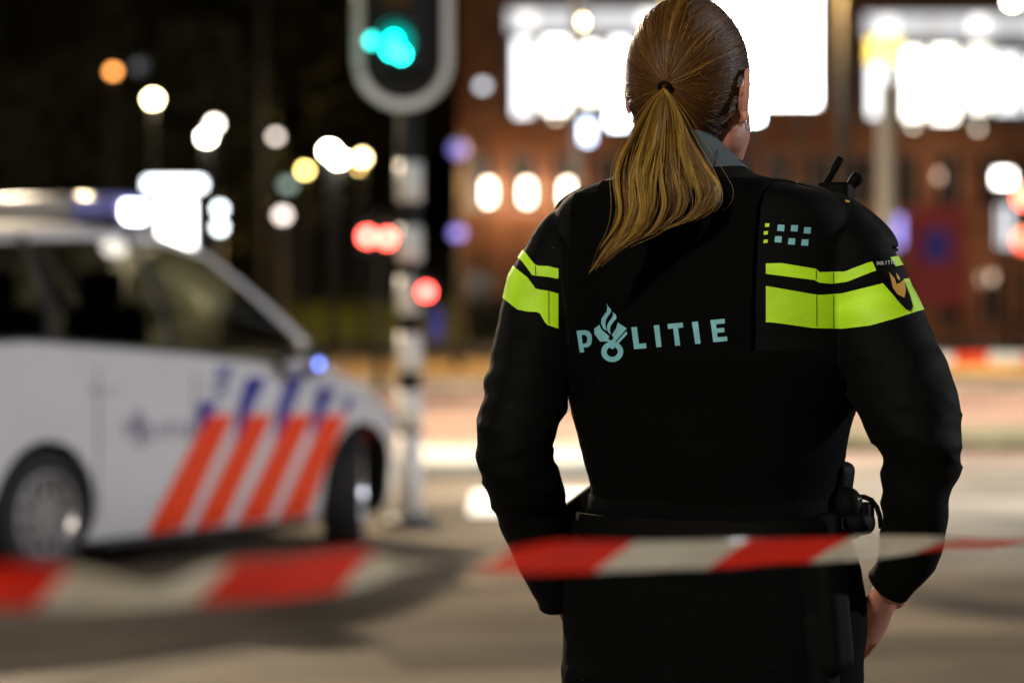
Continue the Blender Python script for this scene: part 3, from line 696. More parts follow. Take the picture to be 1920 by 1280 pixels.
_t.links.new(_r.outputs[0], _tr.inputs[0]); _t.links.new(_p.outputs[0], _mx.inputs[1]); _t.links.new(_tr.outputs[0], _mx.inputs[2]); _tp = _t.nodes.new('ShaderNodeBsdfTransparent'); _m2 = _t.nodes.new('ShaderNodeMixShader'); _m2.inputs[0].default_value = .27
_t.links.new(_mx.outputs[0], _m2.inputs[1]); _t.links.new(_tp.outputs[0], _m2.inputs[2]); _t.links.new(_m2.outputs[0], _t.nodes['Material Output'].inputs[0])
def tape(ctrl, bands, label, slant, nper=14):
    """ctrl: (px, py, Y, height_m, lean); bands: px positions where the colour changes, first colour red"""
    pts = catmull(ctrl, nper); vs = []; fs = []; bd = []; nv = 5
    for i, (px, py, Y_, h, lean) in enumerate(pts):
        c = at(px, py, Y_)
        for k in range(nv):
            s = k / (nv - 1) - .5
            wob = .003 * math.sin(px * .021 + 4 * s) + .007 * noise.noise((px * .016, s * 3, 3)) + .003 * noise.noise((px * .05, s * 5, 8))
            vs.append(c + Vector((0, lean * s * .06 + wob, -s * h)))
            x = px + slant * s
            b = 0
            for j in range(len(bands) - 1):
                if bands[j] <= x < bands[j + 1]: b = j * .5 + .5 * (x - bands[j]) / (bands[j + 1] - bands[j]); break
            else: b = 0 if x < bands[0] else (len(bands) - 1) * .5 + .1
            bd.append(b + (0 if True else 0))
    n = len(pts)
    fs = [[i * nv + k, (i + 1) * nv + k, (i + 1) * nv + k + 1, i * nv + k + 1] for i in range(n - 1) for k in range(nv - 1)]
    me = bpy.data.meshes.new('tape'); me.from_pydata(vs, [], fs); a = me.attributes.new('band', 'FLOAT', 'POINT'); a.data.foreach_set('value', bd)
    o = link('barrier_tape', me, TAPE, None, smooth=True); tag(o, label, 'tape', 'police barrier tapes'); return o
NT = [(a_, b_, c_, h_ * (.84 if a_ > 900 else .95), l_) for a_, b_, c_, h_, l_ in [(-560, 1108, 1.4, .023, .3), (-200, 1112, 1.5, .024, .3), (0, 1100, 1.56, .025, .3), (150, 1104, 1.61, .025, .4), (300, 1116, 1.66, .015, .6), (400, 1094, 1.7, .024, .4), (560, 1080, 1.77, .027, .2), (680, 1064, 1.84, .026, .3), (760, 1062, 1.89, .009, .8), (860, 1052, 1.98, .007, .9),
      (930, 1054, 2.06, .018, .5), (1040, 1045, 2.16, .028, .2), (1250, 1041, 2.34, .028, .3), (1460, 1034, 2.5, .0275, .3), (1640, 1025, 2.62, .025, .4), (1740, 1020, 2.7, .021, .6), (1800, 1019, 2.74, .0175, .6), (1860, 1019, 2.78, .016, .6), (1960, 1018, 2.86, .017, .6), (2200, 1010, 3.0, .03, .3), (2700, 985, 3.3, .035, .2)]]
tape(NT, [-600, -420, -200, 100, 400, 672, 915, 1152, 1366, 1556, 1760, 1905, 2100, 2300, 2500, 2710], 'red and white barrier tape stretched across in front of the officer', 75)
tape([(1500, 690, 20, .075, .1), (1700, 675, 20, .075, .2), (1850, 671, 20, .075, .1), (2000, 672, 20, .075, .1), (2400, 672, 20, .075, .1)],
     [1500, 1560, 1640, 1720, 1788, 1853, 1922, 1990, 2060, 2130, 2200, 2270, 2340, 2410], 'red and white barrier tape across the road behind the officer', 0)
def tape_post(p, lb):
    t = thing('barrier_post', lb, 'post', (p.x, p.y, 0))
    MB().cyl((p.x, p.y, .03), (p.x, p.y, 1.2), .03, 14).build('post', WHITE, t, smooth=True)
    MB().tube([(p.x, p.y, 0), (p.x, p.y, .05), (p.x, p.y, .07)], [.18, .17, .03], 20).build('foot', RUB, t, smooth=True)
tape_post(at(-565, 1108, 1.4), 'barrier post holding the near tape, on the side of the police car')
tape_post(at(2705, 985, 3.3), 'barrier post holding the near tape, on the side of the holster')
tape_post(at(1497, 690, 20), 'barrier post holding the far tape, hidden behind the officer'); tape_post(at(2403, 672, 20), 'barrier post holding the far tape, beyond the road')

# ------------------------------------------------------------------ the officer
YO = 3.86; TH = R(27); RV = Vector((math.cos(TH), -math.sin(TH), 0)); FV = Vector((math.sin(TH), math.cos(TH), 0))
px0 = at(1338, 572, YO)
officer = thing('person', 'police officer with blonde ponytail in black uniform and vest, hands at the hips', 'person', (px0.x, YO, 0))
CLOTH = mat('uniform_black', (.0022, .0025, .0028), .7, spec=.06, noise_amt=.15, nscale=30, bump=.12, bscale=500, sheen=.006)
VESTM = mat('vest_black', (.0018, .0020, .0022), .9, spec=.04, bump=.15, bscale=700)
TROUM = mat('trousers_black', (.0020, .0024, .0028), .9, spec=.05, bump=.12, bscale=500)
LEATH = mat('gear_black', (.0026, .0026, .0028), .65, spec=.05)
YELL = mat('fluorescent_yellow', (.45, .80, .006), .6, noise_amt=.14, nscale=14, bump=.12, bscale=900)
TEAL = mat('reflective_teal', (.17, .43, .52), .5, noise_amt=.1, nscale=60, bump=.05, bscale=1500)
GOLD = mat('gold_thread', (.5, .28, .04), .5)
SKIN = mat('skin', (.48, .21, .15), .5, sss=.15, noise_amt=.08, nscale=40, bump=.06, bscale=400)

def body_ring(py, xl, xr, b, n=72, off=0, cy=0.0, e=2.3, th=TH):
    h = (xr - xl) / 2 * mpx(YO); a = math.sqrt(max(h * h - (b * math.sin(th)) ** 2, .0004)) / math.cos(th)
    a += off; bb = b + off; c = at((xl + xr) / 2, py, YO); c.y = YO + cy
    r_, f_ = Vector((math.cos(th), -math.sin(th), 0)), Vector((math.sin(th), math.cos(th), 0)); out = []
    for j in range(n):
        t = 2 * math.pi * j / n; ct, st = math.cos(t), math.sin(t)
        out.append(c + r_ * (a * math.copysign(abs(ct) ** (2 / e), ct)) + f_ * (bb * math.copysign(abs(st) ** (2 / e), st)))
    return out
TORSO = [(300, 1188, 1386, .062), (325, 1168, 1405, .07), (340, 1135, 1450, .078), (355, 1092, 1505, .085), (375, 1062, 1560, .093), (405, 1050, 1592, .102), (450, 1056, 1600, .11), (520, 1062, 1602, .118), (600, 1068, 1603, .122), (680, 1072, 1602, .122), (740, 1092, 1586, .116), (780, 1102, 1566, .112), (840, 1117, 1554, .108), (910, 1127, 1550, .106), (960, 1116, 1560, .108), (1000, 1104, 1572, .112)]
def rings_of(tab, off=0, sub=3, **kw):
    return [body_ring(*p, off=off, **kw) for p in catmull(tab, sub)]
ARM_L = [(1092, 405, 3.94, 40), (1066, 445, 3.94, 58), (1048, 490, 3.935, 68), (1022, 545, 3.93, 72), (1003, 640, 3.90, 74), (986, 740, 3.865, 77), (964, 815, 3.84, 70), (965, 850, 3.84, 66), (974, 890, 3.85, 67), (994, 950, 3.885, 63), (1022, 1030, 3.93, 57), (1040, 1085, 3.955, 50), (1052, 1122, 3.97, 40)]
ARM_R = [(1535, 405, 3.80, 42), (1568, 430, 3.79, 60), (1592, 478, 3.78, 76), (1614, 530, 3.775, 82), (1634, 580, 3.77, 86), (1672, 680, 3.745, 92), (1697, 742, 3.725, 92), (1717, 795, 3.71, 81), (1726, 850, 3.71, 70), (1719, 940, 3.735, 62), (1711, 1000, 3.76, 57), (1699, 1052, 3.785, 52), (1668, 1094, 3.805, 40)]
def arm_pts(tab, n=6, shrink=1.0, fold=True, seed=0):
    P = catmull(tab, n); pts = [at(p[0], p[1], p[2]) for p in P]; rad = []
    for i, p in enumerate(P):
        r_ = p[3] * mpx(p[2]) * shrink
        if fold:
            k = math.exp(-((p[1] - 830) / 150) ** 2)
            r_ *= 1 + k * .035 * math.sin(p[1] * .105 + seed) + .02 * noise.noise((p[1] * .03, seed, 0))
        rad.append(r_)
    return pts, rad
jk = MB().loft(rings_of(TORSO))
for tab, sd_ in ((ARM_L, 0), (ARM_R, 2)):
    p_, r_ = arm_pts(tab, seed=sd_); jk.tube(p_, r_, 36)
jme = remesh(jk.mesh('jacket'), .0048, 5)
def wrinkle(me, amt, fn):
    me.update(); nr = [v.normal.copy() for v in me.vertices]
    for v, n in zip(me.vertices, nr): v.co += n * fn(v.co) * amt
    me.update()
def cloth_fold(seed, elbow=True):
    def f(c):
        px, py = proj(c)
        k = .6 + 1.1 * math.exp(-((py - 850) / 130) ** 2) if elbow else .5
        a = noise.noise((c.x * 9 + seed, c.y * 9, c.z * 26)); b = noise.noise((c.x * 22 + 5, c.y * 22, c.z * 44 + seed))
        rdg = 1 - abs(a) * 2
        if elbow and (px < 1072 or px > 1612):
            q = c.z * 34 + 1.6 * noise.noise((c.x * 7, c.y * 7, c.z * 7 + seed)) + (c.x - px0.x) * 14 + c.y * 9
            sharp = 1 - abs(math.sin(q)) ** .55
            return k * (rdg * .7 + b * .4) + sharp * 1.5 * math.exp(-((py - 845) / 105) ** 2) + .7 * sharp * math.exp(-((py - 1060) / 50) ** 2)
        return k * (rdg * .7 + b * .4)
    return f
wrinkle(jme, .0042, cloth_fold(1))
jacket = link('jacket', jme.copy(), CLOTH, officer, smooth=True)
jbvh = bvh_of(jme)

for tab in (ARM_L, ARM_R):
    p_, r_ = arm_pts(tab, 6, 1, False); d_ = (p_[-1] - p_[-4]).normalized(); e_ = p_[-1]
    MB().tube([e_ - d_ * .045, e_ - d_ * .02, e_ + d_ * .003, e_ + d_ * .004, e_ - d_ * .01], [r_[-4] * 1.03, r_[-2] * 1.08, r_[-1] * 1.12, r_[-1] * 1.0, r_[-1] * .98], 30, cap=False).build('cuff', CLOTH, jacket, smooth=True)
# vest: back and front panels over the jacket
vb = bmesh.new(); vme = MB().loft([body_ring(*p, off=.015 - .011 * max(0, min(1, (p[0] - 860) / 95)), n=96) for p in catmull(TORSO[2:15], 3)] , cap=False).mesh('v'); vb.from_mesh(vme)
zc = at(0, 655, YO).z; C0 = at(1338, 572, YO)
geom = lambda: vb.verts[:] + vb.edges[:] + vb.faces[:]
bmesh.ops.bisect_plane(vb, geom=geom(), plane_co=(0, 0, zc), plane_no=(0, 0, 1))
for s in (-.158, .104): bmesh.ops.bisect_plane(vb, geom=geom(), plane_co=C0 + RV * s, plane_no=RV)
kill = [f for f in vb.faces if f.calc_center_median().z > zc and not -.158 < (f.calc_center_median() - C0).dot(RV) < .104]
bmesh.ops.delete(vb, geom=kill, context='FACES'); bmesh.ops.subdivide_edges(vb, edges=vb.edges[:], cuts=1, use_grid_fill=True)
bmesh.ops.subdivide_edges(vb, edges=vb.edges[:], cuts=1, use_grid_fill=True)
def outside(c):
    r_ = (c - C0).dot(RV); z = c.z - (zc - .07)
    if z < 0: return False
    if c.z > at(0, 362, YO).z and r_ < -.118: return True
    k = math.sqrt(max(0, 1 - min(1, z / .10) ** 2))
    return r_ > .104 + .10 * k or r_ < -.158 - .10 * k
bmesh.ops.delete(vb, geom=[f for f in vb.faces if outside(f.calc_center_median())], context='FACES')
vm2 = bpy.data.meshes.new('vest'); vb.to_mesh(vm2); vb.free()
wrinkle(vm2, .0022, cloth_fold(7, False))
vest_bvh = bvh_of(vm2)
vm3 = evaluated(vm2.copy(), [('SOLIDIFY', dict(thickness=.013, offset=-1.0)), ('BEVEL', dict(width=.004, segments=2, limit_method='ANGLE', angle_limit=R(50)))])
vest = link('vest', vm3, VESTM, officer, smooth=True)
# fluorescent bands cut from the jacket surface itself, so that they follow each fold
def band(me, top, bot, pxmin, pxmax, name, off=.0016):
    bm = bmesh.new(); bm.from_mesh(me); bm.normal_update()
    nrm = {}
    for v in bm.verts: v.co += v.normal * off
    back = []
    for v in bm.verts:
        px, py = proj(v.co); Y_ = v.co.y; a, b = lerp_tab(top, px), lerp_tab(bot, px)
        v.co = Vector((px, Y_, (py - a) / (b - a)))
    g = lambda: bm.verts[:] + bm.edges[:] + bm.faces[:]
    for co, no in (((0, 0, 0), (0, 0, -1)), ((0, 0, 1), (0, 0, 1)), ((pxmin, 0, 0), (-1, 0, 0)), ((pxmax, 0, 0), (1, 0, 0))):
        bmesh.ops.bisect_plane(bm, geom=g(), plane_co=co, plane_no=no, clear_outer=True)
    for v in bm.verts:
        px, Y_, t = v.co; a, b = lerp_tab(top, px), lerp_tab(bot, px)
        v.co = at(px, a + t * (b - a), Y_)
    m2 = bpy.data.meshes.new(name); bm.to_mesh(m2); bm.free(); return link(name, m2, YELL, jacket, smooth=True)
RNT = [(1434, 494), (1465, 493), (1531, 504), (1536, 510), (1585, 509), (1596, 504), (1628, 492), (1680, 480), (1720, 478)]
RNB = [(1434, 513), (1527, 525), (1536, 530), (1560, 532), (1589, 528), (1639, 508), (1690, 497), (1720, 495)]
RBT = [(1437, 536), (1534, 553), (1578, 550), (1655, 531), (1700, 522), (1730, 518)]
RBB = [(1445, 604), (1477, 608), (1524, 615), (1581, 616), (1632, 610), (1678, 597), (1721, 583), (1745, 577)]
LNT = [(940, 440), (984, 472), (1001, 494), (1006, 498), (1030, 499), (1043, 503)]
LNB = [(940, 455), (980, 491), (998, 516), (1028, 519), (1043, 522)]
LBT = [(930, 470), (970, 505), (989, 520), (1005, 542), (1028, 545), (1044, 550)]
LBB = [(920, 540), (947, 562), (970, 580), (989, 584), (1011, 585), (1024, 608), (1047, 616)]
band(jme, RNT, RNB, 1436, 1900, 'yellow_band'); band(jme, RBT, RBB, 1436, 1900, 'yellow_band')
band(jme, LNT, LNB, 700, 1047, 'yellow_band'); band(jme, LBT, LBB, 700, 1047, 'yellow_band')

SEAM = mat('seam_thread', (.05, .07, .01), .9)
for x, ya, yb in ((1529, 506, 524), (1561, 511, 531), (1530, 553, 612), (1561, 553, 615), (1005, 499, 517), (1028, 547, 608)):
    decal('band_seam', [[(x - .7, ya), (x + .7, ya), (x + .9, yb), (x - .5, yb)]], jbvh, .0024, SEAM, jacket, 6)
# lettering and emblem on the vest
vfn = lambda x, y: (880 + x / 3.2, 400 + y / 3.2)
for k in 'PLITiE': decal('letter', [zmap(LET[k], vfn)], vest_bvh, .0015, TEAL, vest, 7)
decal('emblem', [zmap(e, vfn) for e in EMB], vest_bvh, .0015, TEAL, vest, 7)
# small print squares beside the vest
both = BVHTree.FromPolygons([v.co.copy() for v in jme.vertices] + [v.co.copy() for v in vm2.vertices], [list(p.vertices) for p in jme.polygons] + [[i + len(jme.vertices) for i in p.vertices] for p in vm2.polygons])
for x, y, s in ((1439, 422.5, 4), (1436.5, 437, 4), (1436, 453, 4)):
    decal('print_square', [[(x - s, y - 3), (x + s, y - 3.5), (x + s - 1, y + 3), (x - s - .5, y + 3.5)]], both, .0018, YELL, jacket, 6)
for x, y in ((1464, 427.5), (1489, 428), (1513, 432), (1459, 449), (1484, 453), (1508.5, 455)):
    decal('print_square', [[(x - 5.5, y - 6), (x + 7, y - 5.5), (x + 6, y + 6.5), (x - 7, y + 5.5)]], both, .0018, TEAL, jacket, 6)
# shoulder patch
patch = [(1633, 489), (1637, 483), (1646, 480), (1656, 479.5), (1664, 481), (1669, 490), (1680, 508), (1692, 529), (1702, 553), (1709, 577), (1705, 586), (1696, 582), (1685, 570), (1668, 549), (1652, 530), (1641, 508)]
po = decal('shoulder_patch', [patch], jbvh, .0035, LEATH, jacket, 6)
decal('patch_emblem', [[(1663, 512), (1673, 524), (1677, 536), (1684, 533), (1690, 526), (1694, 545), (1692, 561), (1680, 555), (1671, 543), (1668, 530)], [(1675, 513), (1682, 524), (1682, 530), (1677, 524)]], jbvh, .005, GOLD, jacket, 5)
pb_chars = [(LET[k], k) for k in 'P'] + [((ring_o, [ring_i]), 'O')] + [(LET[k], k) for k in 'LITiE']
polys = []
for n_, (pl, k) in enumerate(pb_chars):
    xs_ = [p[0] for p in pl[0]]; ys_ = [p[1] for p in pl[0]]; cx_, cy_ = (min(xs_) + max(xs_)) / 2, (min(ys_) + max(ys_)) / 2
    bx_, by_ = 1643 + n_ * 4.6, 496.5 - .12 * n_ + .1 * (n_ - 3) ** 2 * .4
    polys.append(zmap(pl, lambda x, y: (bx_ + (x - cx_) * .042, by_ + (y - cy_) * .055)))
decal('patch_lettering', polys, jbvh, .005, mat('thread_grey', (.42, .42, .42), .6), jacket, 5)
# shoulder boards
def shoulder_board(pts, wdt, name):
    rings = []
    P = catmull(pts, 5)
    for i, (px, py, Y_) in enumerate(P):
        c = at(px, py, Y_); a = at(*P[max(i - 1, 0)]); b = at(*P[min(i + 1, len(P) - 1)]); t = (b - a).normalized()
        s = FV.copy(); n = s.cross(t).normalized(); n = n if n.z > 0 else -n
        w_ = wdt * (1 if 0 < i < len(P) - 1 else .6)
        rings.append([c + s * w_ + n * .0, c + s * w_ * .9 + n * .007, c - s * w_ * .9 + n * .007, c - s * w_ + n * .0, c - s * w_ * .9 - n * .007, c + s * w_ * .9 - n * .007])
    return MB().loft(rings).build(name, CLOTH, jacket, smooth=False)
shoulder_board([(1500, 352, 3.84), (1548, 366, 3.82), (1600, 392, 3.80), (1640, 425, 3.79), (1660, 452, 3.785), (1662, 472, 3.785)], .028, 'shoulder_board')
shoulder_board([(1112, 358, 3.98), (1088, 369, 3.975), (1068, 384, 3.97), (1058, 402, 3.965)], .022, 'shoulder_board')
gm = MB()
for i in range(4):
    c = at(1588 + i * 7.4, 379 + i * 7.2, 3.775); gm.sphere(c, (.004, .004, .0028), 8, 6)
gm2 = MB().tube([at(1583, 381, 3.772), at(1617, 409, 3.768)], .0012, 6).build('rank_edge', GOLD, jacket)
gm.build('rank_marks', GOLD, jacket, smooth=True)

# collar of grey cloth
COLL = mat('collar_grey', (.055, .075, .09), .9, bump=.1, bscale=600, noise_amt=.1, nscale=40)
def collar_ring(py, hw_, b, tilt, drop=.0, cx=1281, n=60, cy=0.01):
    out = []; c = at(cx, py, YO); c.y = YO + cy; th = R(20); r_, f_ = Vector((math.cos(th), -math.sin(th), 0)), Vector((math.sin(th), math.cos(th), 0))
    for j in range(n):
        t = 2 * math.pi * j / n
        out.append(c + r_ * hw_ * mpx(YO) * math.cos(t) + f_ * b * math.sin(t) + Vector((0, 0, tilt * math.cos(t) - .016 * math.sin(t) - drop * math.cos(t) ** 6)))
    return out
cr = [collar_ring(358, 127, .092, .022, -.006), collar_ring(334, 123, .090, .016, .0), collar_ring(304, 113, .083, .006, .006), collar_ring(276, 104, .075, -.002, .010), collar_ring(262, 99, .070, -.006, .014), collar_ring(264, 95, .067, -.006, .014), collar_ring(304, 102, .071, .002, .008)]
cme = MB().loft(cr, cap=False).mesh('collar'); clb = bvh_of(cme); collar = link('collar', cme, COLL, officer, smooth=True)
decal('collar_seam', [[(1343, 283), (1346, 281), (1339, 318), (1337, 340), (1334, 340), (1335, 316)]], clb, .0008, mat('seam_dark', (.02, .025, .028), .9), collar, 6)

# ---------------- body: one continuous mesh
YH = 3.87; HC = at(1290, 147, YH); TY = R(20)
RH = Vector((math.cos(TY), -math.sin(TY), 0)); FH = Vector((math.sin(TY), math.cos(TY), 0)); UZ = Vector((0, 0, 1))
HMX = Matrix((RH, FH, UZ)).transposed()
def hp(r_, f_, z_): return HC + RH * r_ + FH * f_ + UZ * z_
bd = MB()
bd.sphere(hp(0, 0, .0), (.0715, .091, .098), 32, 24, HMX)
bd.sphere(hp(0, .045, -.055), (.060, .048, .062), 24, 16, HMX)          # face
bd.sphere(hp(0, .052, -.098), (.042, .040, .030), 20, 12, HMX)          # chin
bd.sphere(hp(.052, .022, -.066), (.023, .042, .042), 16, 10, HMX); bd.sphere(hp(.046, .028, -.088), (.022, .038, .030), 16, 10, HMX); bd.sphere(hp(-.046, .018, -.075), (.022, .045, .034), 16, 10, HMX)
bd.tube([hp(0, .086, -.005), hp(0, .1, -.03), hp(0, .112, -.048), hp(0, .096, -.055)], [.009, .010, .013, .011], 10)   # nose
bd.sphere(hp(0, .093, -.078), (.022, .010, .010), 14, 8, HMX)           # mouth
for s in (-1, 1):
    bd.sphere(hp(.03 * s, .088, .012), (.02, .010, .007), 12, 8, HMX)   # brow
    # ear: rim, bowl, lobe
    ec = hp(.0735 if s > 0 else -.062, -.006, -.022)
    rim = [ec + RH * s * (.006 + .006 * math.sin(a * .5)) + FH * (.0135 * math.cos(a) - .008) + UZ * (.029 * math.sin(a) - .003 * math.cos(a)) for a in [R(-60 + 300 * j / 16) for j in range(17)]]
    bd.tube(rim, [.0042] * 17, 8)
    bd.sphere(ec + FH * -.004, (.007, .014, .026), 14, 10, HMX); bd.sphere(ec + RH * s * .006 + UZ * -.031, (.0055, .009, .010), 12, 8, HMX)
nb = at(1284, 330, YO); nb.y = YO + .01
bd.tube([hp(0, -.018, -.05), hp(0, -.012, -.09), nb + UZ * .02, nb - UZ * .04], [.046, .047, .055, .07], 24)
bd.loft(rings_of([(p[0], p[1] + 14, p[2] - 14, p[3] - .012) for p in TORSO[1:]]))
for tab in (ARM_L, ARM_R):
    p_, r_ = arm_pts(tab, 4, .72, False); bd.tube(p_, r_, 20)
def hand(wr, kn_dir, palm_n, curl, size=1.0):
    """wrist point, direction to the knuckles, palm normal; four fingers and a thumb"""
    d = kn_dir.normalized(); n = (palm_n - d * palm_n.dot(d)).normalized(); s = d.cross(n).normalized()
    L = .088 * size
    bd.tube([wr - d * .05, wr, wr + d * .03, wr + d * L * .7, wr + d * L * 1.02], [.026, .024, .030, .036, .034], 20, flat=.42, flatdir=n)
    for k, (o_, ln, rr) in enumerate(((-.027, .058, .0078), (-.0095, .072, .0088), (.009, .078, .0092), (.026, .070, .0088))):
        b0 = wr + d * L * (.93 if k else .88) + s * o_ * size; pts = [b0 - d * .02]; dir_ = d.copy(); p = b0; pts.append(p)
        for seg, fr in enumerate((.45, .32, .23)):
            dir_ = (dir_ + n * curl * (.5 + .25 * seg)).normalized(); p = p + dir_ * ln * fr * size; pts.append(p)
        bd.tube(pts, [rr, rr * 1.05, rr, rr * .92, rr * .7], 12)
    tb = wr + d * .02 + s * .026 * size; td = (d * .75 + s * .55 + n * .3).normalized()
    bd.tube([tb - td * .015, tb + td * .025, tb + (td + n * .15).normalized() * .05, tb + (td * .8 + d * .4 + n * .3).normalized() * .075], [.013, .0125, .0105, .008], 12)
wr_r = at(1668, 1094, 3.805); hand(wr_r, at(1612, 1200, 3.85) - wr_r, Vector((-.62, .75, .0)), .26, 1.06)
wr_l = at(1052, 1122, 3.97); wr_l = at(1072, 1118, 3.985); hand(wr_l, at(1130, 1215, 4.0) - wr_l, Vector((.75, -.4, 0)), .12)
HIPS = [(920, 1113, 1562, .112), (960, 1104, 1570, .113), (1000, 1092, 1582, .115), (1060, 1074, 1600, .12), (1140, 1063, 1612, .124), (1230, 1062, 1606, .124), (1300, 1064, 1600, .12), (1350, 1075, 1590, .112)]
bd.loft(rings_of([(p[0], p[1] + 16, p[2] - 16, p[3] - .014) for p in HIPS]))
def leg(px_h, px_f, dy0, dy1, off=0, n=24):
    x0, x1 = at(px_h, 1300, YO).x, at(px_f, 2450, YO).x
    P = catmull([(.86, .105, 0), (.72, .096, .12), (.56, .078, .35), (.48, .070, .45), (.34, .066, .62), (.2, .054, .8), (.08, .05, 1)], 4)
    return [(x0 + (x1 - x0) * u, YO + dy0 + (dy1 - dy0) * u + .012 * math.sin(3.14 * u), z) for z, r_, u in P], [r_ + off for z, r_, u in P]
for a in ((1205, 1180, .03, .05), (1462, 1500, -.03, -.06)):
    p_, r_ = leg(*a, off=-.012); bd.tube(p_, r_, 20)
    f0 = Vector(p_[-1]); bd.tube([f0 + Vector((0, -.03, -.02)), f0 + FV * .06 + UZ * -.035, f0 + FV * .15 + UZ * -.045], [.042, .038, .025], 14)
bme = remesh(bd.mesh('body'), .0032, 5)
body_o = link('body', bme, SKIN, officer, smooth=True)
for s in (-1, 1):
    e = MB().sphere(hp(.031 * s, .083, -.008), .0118, 16, 12).build('eye', mat('eye_white', (.75, .73, .7), .2), officer, smooth=True)
    MB().sphere(hp(.031 * s, .0925, -.008), (.006, .003, .006), 12, 8, HMX).build('iris', mat('iris_blue', (.08, .16, .22), .2), e, smooth=True)
ec = hp(.082, -.012, -.022)
er = MB().tube([ec + RH * (.002 + .001 * math.cos(a)) + FH * .0075 * math.cos(a) + UZ * (-.0405 + .0075 * math.sin(a)) for a in [2 * math.pi * j / 24 for j in range(25)]], .0007, 6).build('hoop_earring', mat('silver', (.8, .8, .8), .15, metal=1), officer, smooth=True)
MB().sphere(ec + RH * .003 + UZ * -.022 + FH * -.004, .0014, 8, 6).build('ear_stud', MATS['silver'], officer, smooth=True)

# trousers
tr = MB().loft(rings_of(HIPS))
for a in ((1205, 1180, .03, .05), (1462, 1500, -.03, -.06)):
    p_, r_ = leg(*a); tr.tube(p_, r_, 28)
# pocket bulge over the tucked hand
tr.sphere(at(1128, 1195, 3.99), (.047, .075, .085), 16, 12)
tme = remesh(tr.mesh('trousers'), .0065, 5); wrinkle(tme, .004, cloth_fold(4, False))
tbvh = bvh_of(tme); trousers = link('trousers', tme, TROUM, officer, smooth=True)
for i, a in enumerate(((1205, 1180, .03, .05), (1462, 1500, -.03, -.06))):
    p_, r_ = leg(*a); f0 = Vector(p_[-1]); g = Vector((f0.x, f0.y, 0))
    b_ = MB().tube([g + UZ * .2, g + UZ * .1, g + UZ * .03], [.056, .056, .054], 20); b_.tube([g - FV * .06 + UZ * .05, g + FV * .06 + UZ * .055, g + FV * .15 + UZ * .045, g + FV * .2 + UZ * .035], [.046, .05, .045, .026], 18)
    bt = link('boot', remesh(b_.mesh('boot'), .005, 4), LEATH, officer, smooth=True)
    MB().rbox(g + FV * .07 + UZ * .012, (.10, .30, .024), .01, Matrix((RV, FV, UZ)).transposed()).build('sole', RUB, bt)

# duty belt and what hangs on it
BELT = MB().loft([body_ring(962, 1104, 1570, .113, off=.004), body_ring(962, 1104, 1570, .113, off=.012), body_ring(1000, 1092, 1582, .115, off=.012), body_ring(1000, 1092, 1582, .115, off=.004)], cap=False).build('duty_belt', LEATH, officer, smooth=False)
OM = Matrix((RV, FV, UZ)).transposed()
def tilted(ax, ay, az): return OM @ Matrix.Rotation(az, 3, 'Z') @ Matrix.Rotation(ay, 3, 'Y') @ Matrix.Rotation(ax, 3, 'X')
MB().rbox(at(1568, 915, 3.82), (.034, .05, .07), .012, tilted(0, R(8), 0), 3).build('radio_pouch', LEATH, BELT, smooth=True)
cuff = MB().sphere(at(1588, 950, 3.80), (.021, .026, .026), 20, 14); cuff.rbox(at(1592, 980, 3.80), (.06, .05, .03), .012, tilted(0, 0, 0), 3)
cuff.build('cuff_pouch', LEATH, BELT, smooth=True)
MB().tube([at(x, y, 3.80) for x, y in ((1606, 932), (1620, 931), (1634, 937), (1644, 950), (1650, 968), (1652, 990))], .0034, 10).build('strap_loop', LEATH, BELT, smooth=True)
MB().rbox(at(1622, 966, 3.80), (.018, .03, .034), .006, OM, 3).build('key_holder', LEATH, BELT, smooth=True)
MB().sphere(at(1611, 935, 3.785), .0025, 8, 6).build('press_stud', CHR, BELT, smooth=True)
MB().rbox(at(1096, 962, 3.93), (.075, .04, .05), .008, Matrix.Rotation(R(-38), 3, 'Y') @ OM, 3).build('baton_pouch', LEATH, BELT, smooth=True)
hol = MB().rbox(at(1545, 1150, 3.725), (.062, .05, .15), .016, tilted(R(4), R(-3), R(-20)), 4); hol.rbox(at(1528, 1225, 3.73), (.05, .042, .11), .014, tilted(R(6), R(-5), R(-20)), 4); hol.rbox(at(1552, 1065, 3.735), (.034, .05, .06), .012, tilted(R(20), R(0), R(-20)), 3)
link('holster', remesh(hol.mesh('holster'), .004, 4), mat('holster_grey', (.003, .0033, .0036), .7, spec=.06), BELT, smooth=True)
MB().rbox(at(1555, 1035, 3.745), (.03, .02, .10), .006, OM, 2).build('holster_hanger', LEATH, BELT, smooth=True)

